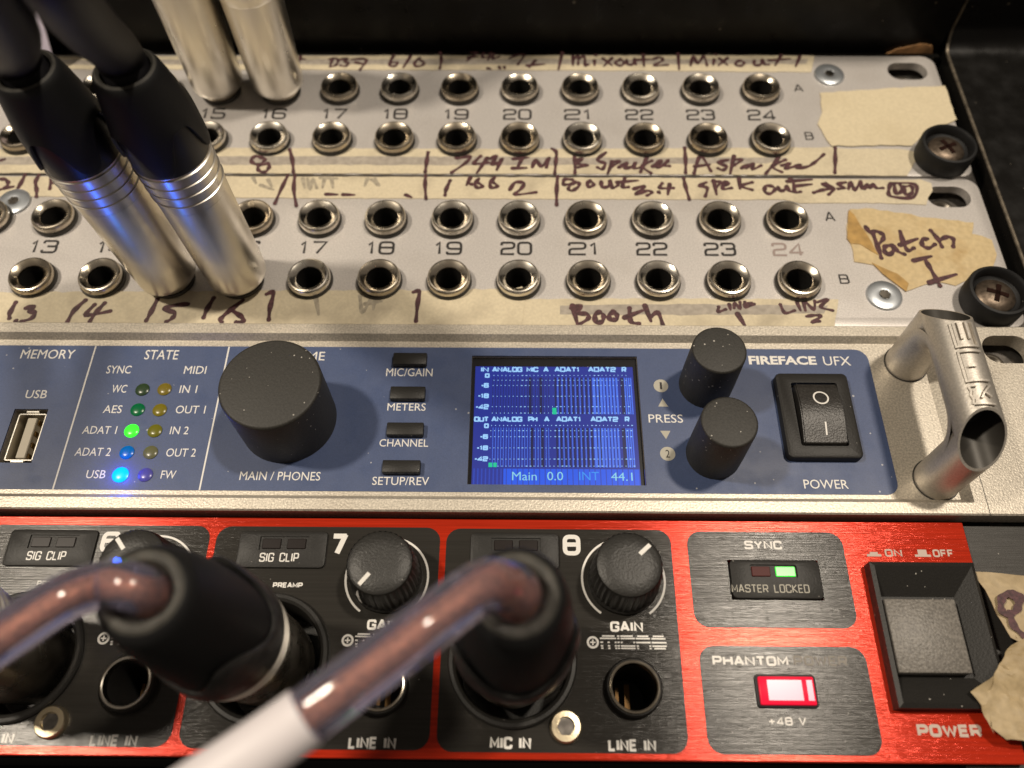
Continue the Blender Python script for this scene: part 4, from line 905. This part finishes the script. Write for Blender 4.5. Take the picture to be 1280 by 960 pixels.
tape([(-60, 186), (300, 185), (640, 186), (900, 185), (1042, 184), (1060, 186), (1120, 186), (1152, 190), (1142, 205), (1134, 219.5), (800, 217.5), (300, 216.5), (-60, 216)], 'masking tape strip marked A Speaker along the bottom of the upper patch bay', 'tape', [
 (ZC_, sC, [[(120,75),(85,65),(60,85),(75,105),(120,110),(150,105),(155,125),(135,148),(105,145),(95,125),(115,105),(135,80),(110,70)],[(265,30),(280,90),(285,152)],[(1003,45),(995,100),(988,150)]], 2.2),
 (ZD, sC, [[(210,75),(235,75),(290,68),(260,105),(190,152)],[(345,65),(310,105),(385,100)],[(380,75),(325,155)],[(395,80),(430,65),(405,110),(440,100),(460,80)],[(455,85),(430,140)],[(520,80),(600,72)],[(565,78),(540,130)],[(515,130),(590,128)],[(620,125),(640,85),(670,120),(710,75),(695,125)],[(725,25),(748,45),(745,100),(740,158)]], 2.1),
 (ZE, sC, [[(158,40),(165,95),(165,155)],[(165,90),(205,80),(175,105),(230,115),(180,125)],[(330,45),(285,85),(325,105),(310,135),(285,125)],[(365,95),(340,158)],[(360,95),(400,95),(355,125)],[(400,125),(440,100),(430,130),(470,120),(490,100),(480,130),(520,125)],[(570,35),(540,90),(515,150)],[(575,90),(525,120),(570,155)],
   [(580,120),(610,95),(625,90),(600,125),(640,110),(665,85),(640,115),(670,118)],[(750,20),(755,90),(755,155)],[(800,158),(835,65),(890,145)],[(805,120),(885,110)]], 2.1),
 (ZF, sC, [[(215,85),(160,100),(205,120),(185,140),(160,130)],[(245,65),(225,158)],[(240,85),(285,85),(245,115)],[(285,130),(320,110),(310,130),(350,105),(345,135),(390,115)],[(505,35),(470,90),(415,158)],[(520,85),(450,120),(500,150)],[(500,115),(540,105),(520,130),(570,120),(600,110),(580,130),(640,120),(680,95),(725,55)],[(785,20),(785,90),(783,155)]], 2.1),
 ((0, 180), 10.667, [[(0,220),(30,214),(60,205)]], 2.0)], stripe=[(-60, 196), (300, 195), (640, 196), (700, 197), (985, 197), (960, 204), (640, 206.5), (300, 206), (-60, 206)])
tape([(1025, 116), (1065, 113.5), (1110, 110), (1181, 107), (1188, 128), (1196, 149), (1176, 158), (1150, 172), (1140, 182), (1100, 181), (1040, 182.5), (1030, 168), (1022, 155), (1028, 140)], 'blank cream masking tape piece at the right end of the upper patch bay', 'clean_tape', z0=.2, z1=.36, amp=.25)
tape([(-60, 220.5), (400, 220.5), (800, 222), (1140, 225), (1150, 224), (1164, 229), (1166, 238), (1160, 247), (1158, 256), (1100, 253.5), (1000, 254), (980, 249.5), (600, 248.5), (300, 247), (-60, 245)], 'masking tape strip marked spek out with an arrow along the lower patch bay', 'tape', [
 (ZC_, sC, [[(255,168),(225,230),(185,318)],[(293,168),(287,240),(300,330)],[(990,168),(987,220),(992,292)],[(460,268),(520,270)],[(550,270),(610,272)],[(885,272),(915,285)]], 2.0),
 (ZD, sC, [[(182,195),(160,245),(155,275)],[(290,180),(270,220)],[(295,215),(300,220)],[(335,185),(315,215),(330,235),(355,225),(335,210)],[(420,178),(395,210),(405,235),(435,225),(415,208)],[(500,245),(530,205),(575,210),(560,240),(530,270),(640,258)],[(755,172),(750,250),(750,325)]], 2.1),
 (ZE, sC, [[(150,190),(110,190),(105,215),(140,215),(180,205),(185,225),(150,250),(130,235),(165,200)],[(245,195),(230,215),(245,230),(265,215),(245,195)],[(305,200),(310,230),(345,225),(355,195),(365,235),(395,220)],[(430,185),(420,230),(450,230)],[(390,205),(500,195)],[(480,240),(530,225),(520,245),(490,270),(550,250),(575,260),(550,275)],[(612,258),(618,264)],[(630,210),(620,235),(690,235)],[(670,215),(660,270)],[(745,185),(755,230),(775,295)],
   [(865,205),(830,225),(870,235),(860,280)],[(905,195),(920,270)],[(900,200),(940,205),(915,235)],[(950,225),(985,210),(960,205),(955,240),(1000,235)],[(1040,185),(1045,240)],[(1110,205),(1050,225),(1110,245)]], 2.1),
 (ZF, sC, [[(450,225),(415,225),(410,255),(440,265),(465,240),(445,225)],[(480,230),(490,250),(515,245),(530,225),(540,250),(560,255)],[(540,185),(560,200),(570,255),(600,255)],[(530,200),(660,190)],[(570,225),(660,215)],[(670,260),(720,245),(770,240)],[(735,210),(775,240),(750,270)],[(720,215),(750,235)],[(840,205),(800,215),(830,235),(800,240)],[(855,240),(870,205),(890,245),(920,200)],[(920,205),(925,240)],[(940,240),(955,215),(970,235),(990,215),(1005,235),(1040,235)],
   [(1080,210),(1070,250),(1085,280),(1200,285),(1210,215),(1080,210)],[(1100,220),(1110,265),(1140,250),(1130,215)],[(1150,225),(1160,270),(1195,260),(1190,225),(1150,230)]], 2.1),
 ((0, 180), 10.667, [[(0,465),(80,480),(110,530),(60,590),(0,610)],[(60,590),(185,570)],[(335,410),(270,540),(175,690)],[(520,410),(475,510),(490,620),(485,700)],[(740,420),(690,440),(665,600)],[(700,430),(810,440),(800,470),(710,520)],[(880,520),(830,560),(830,590),(915,595)]], 2.2)],
 olds=[(ZC_, sC, [[(335,185),(345,235)],[(360,185),(375,240),(390,190),(410,235)],[(430,180),(520,185)],[(450,190),(440,235)],[(490,190),(495,235)],[(680,185),(665,225)],[(700,190),(740,220),(720,185)],[(110,220),(180,245)],[(150,190),(170,230)],[(70,180),(85,210)]], 1.8)])
tape([(-60, 366), (60, 365), (200, 364.5), (340, 363), (520, 362.5), (640, 361.5), (653, 358), (656, 366), (655, 388), (651, 406.5), (340, 405.5), (-60, 403.5)], 'grimy masking tape strip numbered 13 to 16 along the lower patch bay', 'tape', [
 ((0, 360), 3.556, [[(70,65),(45,110),(42,135)],[(115,90),(150,82),(130,105),(155,110),(140,135),(95,150)],[(72,148),(75,150)],[(380,55),(330,100),(300,150)],[(420,75),(385,120),(490,103)],[(465,68),(430,105),(400,148)],[(700,50),(670,110),(650,145)],[(835,72),(765,80),(730,95),(775,110),(765,135),(740,150)],[(950,45),(920,95),(905,132)],[(1080,55),(1010,110),(980,140),(985,152)],[(1040,105),(1075,130),(1080,148),(1050,152)],[(1185,28),(1215,22),(1200,90),(1195,142)]], 2.4),
 ((320, 200), 3.0, [[(590,496),(612,494),(606,540),(600,605)]], 2.2)],
 olds=[((320, 200), 3.0, [[(225,520),(235,580)],[(390,510),(400,570),(430,520)],[(450,500),(440,560)],[(410,540),(470,530)]], 2.0)], z0=.05, z1=.24, amp=.25)
tape([(640, 374), (800, 373), (1048, 374), (1046, 390), (1043, 409.5), (640, 407.5)], 'masking tape strip marked Booth on the lower patch bay', 'tape', [
 ((680, 360), 3.368, [[(120,75),(140,150)],[(115,85),(155,75),(135,105),(180,110),(185,130),(145,155)],[(235,100),(215,115),(220,145),(245,140),(250,115),(230,100)],[(295,100),(275,115),(280,135),(305,130),(305,110),(290,98)],[(360,85),(365,140),(400,150)],[(340,125),(415,95)],[(425,75),(450,140)],[(450,120),(480,105),(500,155)],
   [(815,110),(845,158)]], 2.4),
 ((680, 360), 3.368, [[(735,80),(735,100),(765,90)],[(780,70),(785,92)],[(800,85),(805,65),(825,85),(825,60)],[(845,60),(850,80),(885,68)],[(845,70),(875,62)],[(995,70),(1015,105),(1055,95)],[(1065,60),(1080,95)],[(1100,95),(1095,55),(1135,90),(1140,55)],[(1150,60),(1195,50),(1165,80),(1215,95)],[(1105,120),(1140,115),(1165,120),(1130,145),(1160,140)]], 1.8)],
 stripe=[(700, 382), (860, 380), (1035, 382), (1030, 392), (860, 394), (700, 393)], z0=.02, z1=.15)
def folds(t):
    for pl, z in (([(1061, 262), (1068, 268), (1082, 290), (1098, 318), (1090, 314), (1076, 305), (1064, 304), (1059, 298), (1060, 280)], .42), ([(1090, 328), (1103, 334), (1122, 342), (1136, 354), (1133, 364), (1120, 354), (1104, 342)], .42)):
        pp = [(p.x, p.y) for p in (P(x, y, z) for x, y in pl)]
        if sum(pp[i][0] * pp[(i + 1) % len(pp)][1] - pp[(i + 1) % len(pp)][0] * pp[i][1] for i in range(len(pp))) < 0: pp.reverse()
        part('folded_flap', MB().prism(jag(pp, .15), .2, z, .08), 'fold', t, smooth=0)
tape([(1059, 298), (1060, 270), (1063, 261), (1082, 260), (1100, 263), (1128, 266), (1160, 272), (1217, 278), (1215, 292), (1240, 300), (1246, 318), (1240, 338), (1222, 342), (1195, 357), (1178, 353), (1158, 355), (1133, 364), (1120, 354), (1092, 331), (1068, 327), (1064, 306)], 'torn amber masking tape piece marked Patch I on the lower patch bay', 'amber_tape', [
 ((1050, 250), 6.4, [[(205,215),(240,260),(290,250),(345,280),(340,320),(300,360)],[(265,275),(310,400),(330,465)],[(415,365),(365,370),(355,405),(385,440),(425,410),(430,365),(460,410),(515,435)],[(480,250),(510,350),(545,405),(590,385)],[(480,360),(620,310)],[(700,310),(660,320),(660,365),(710,385),(760,355)],[(725,245),(780,310),(815,375)],[(800,320),(860,295),(905,315),(905,375)],[(590,485),(730,450)],[(680,475),(720,545),(775,640),(800,685)],[(715,660),(930,595)]], 2.4)], z0=.05, z1=.22, amp=.3, extra=folds)
# peeling tape at the right end of the preamp: crumpled sheets
def crumpled(poly, label, mat, h0, amp, inks=()):
    pts = [P(x, y, h) for x, y, h in poly]
    cx = sum(p.x for p in pts) / len(pts); cy = sum(p.y for p in pts) / len(pts)
    t = thing('masking_tape', label, 'tape', (cx, cy, 0), 'masking tape on the rack units')
    b2 = bmesh.new(); f = b2.faces.new([b2.verts.new(p) for p in pts]); bmesh.ops.triangulate(b2, faces=[f])
    for _ in range(4): bmesh.ops.subdivide_edges(b2, edges=[e for e in b2.edges if e.calc_length() > 1.6], cuts=1, use_grid_fill=True); bmesh.ops.triangulate(b2, faces=b2.faces[:])
    from mathutils import noise
    for v in b2.verts:
        n = noise.noise(v.co * .22) * amp + noise.noise(v.co * .6 + Vector((9, 2, 4))) * amp * .4; v.co.z += n; v.co.x += noise.noise(v.co * .9) * .25; v.co.y += noise.noise(v.co * .9 + Vector((3, 3, 3))) * .25
    bmesh.ops.recalc_face_normals(b2, faces=b2.faces[:])
    if sum(f.normal.z for f in b2.faces) < 0: bmesh.ops.reverse_faces(b2, faces=b2.faces[:])
    bmesh.ops.solidify(b2, geom=b2.faces[:], thickness=.15)
    m = MB(); m.join(b2); part('tape_strip', m, mat, t, smooth=30)
    return t
crumpled([(1213, 714, 1.2), (1240, 716, 1.8), (1282, 719, 2), (1320, 722, 2), (1320, 830, 2.5), (1284, 806, 2.5), (1264, 798, 2.2), (1247, 768, 2), (1232, 738, 1.9)], 'peeling masking tape with a handwritten 9 above the crumpled tape at the right edge', 'old_tape', 1, .12)
crumpled([(1264, 806, 4), (1284, 796, 4), (1320, 800, 4), (1320, 930, 4), (1284, 926, 3.5), (1257, 924, 3), (1239, 908, 3), (1226, 882, 3.2), (1215, 864, 3.6), (1242, 846, 4.4), (1252, 825, 4)], 'crumpled torn masking tape wad at the right edge beside the red power button', 'old_tape', 3, 1.4)
nine = [o for o in C.objects if o.type == 'EMPTY' and 'handwritten 9' in o.get('label', '')][0]
m = MB(); hand(m, (1180, 690), 4.0, [[(370,250),(330,210),(290,230),(285,280),(310,310),(350,300),(375,265),(385,220),(345,205)],[(330,310),(350,370),(400,420)]], 2.8, h=2.6)
part('handwriting', m, 'marker', nine, smooth=0)
# pale tag behind the cables
q1 = PY(50, 10, 178.0)
tg = thing('cable_tag', 'pale lavender tag behind the two black cables in the top left corner', 'tag', (q1.x - 12, 170, 0.3))
tm = MB(); tm.prism(rrect(q1.x - 30, q1.x, 0, 24, (2, 3.5, 3, 2)), -.4, .4, .2)
tm.b.transform(Matrix.Translation((0, 170, .7)) @ Matrix.Rotation(R(60), 4, 'X'))
part('tag_plate', tm, 'tag', tg)
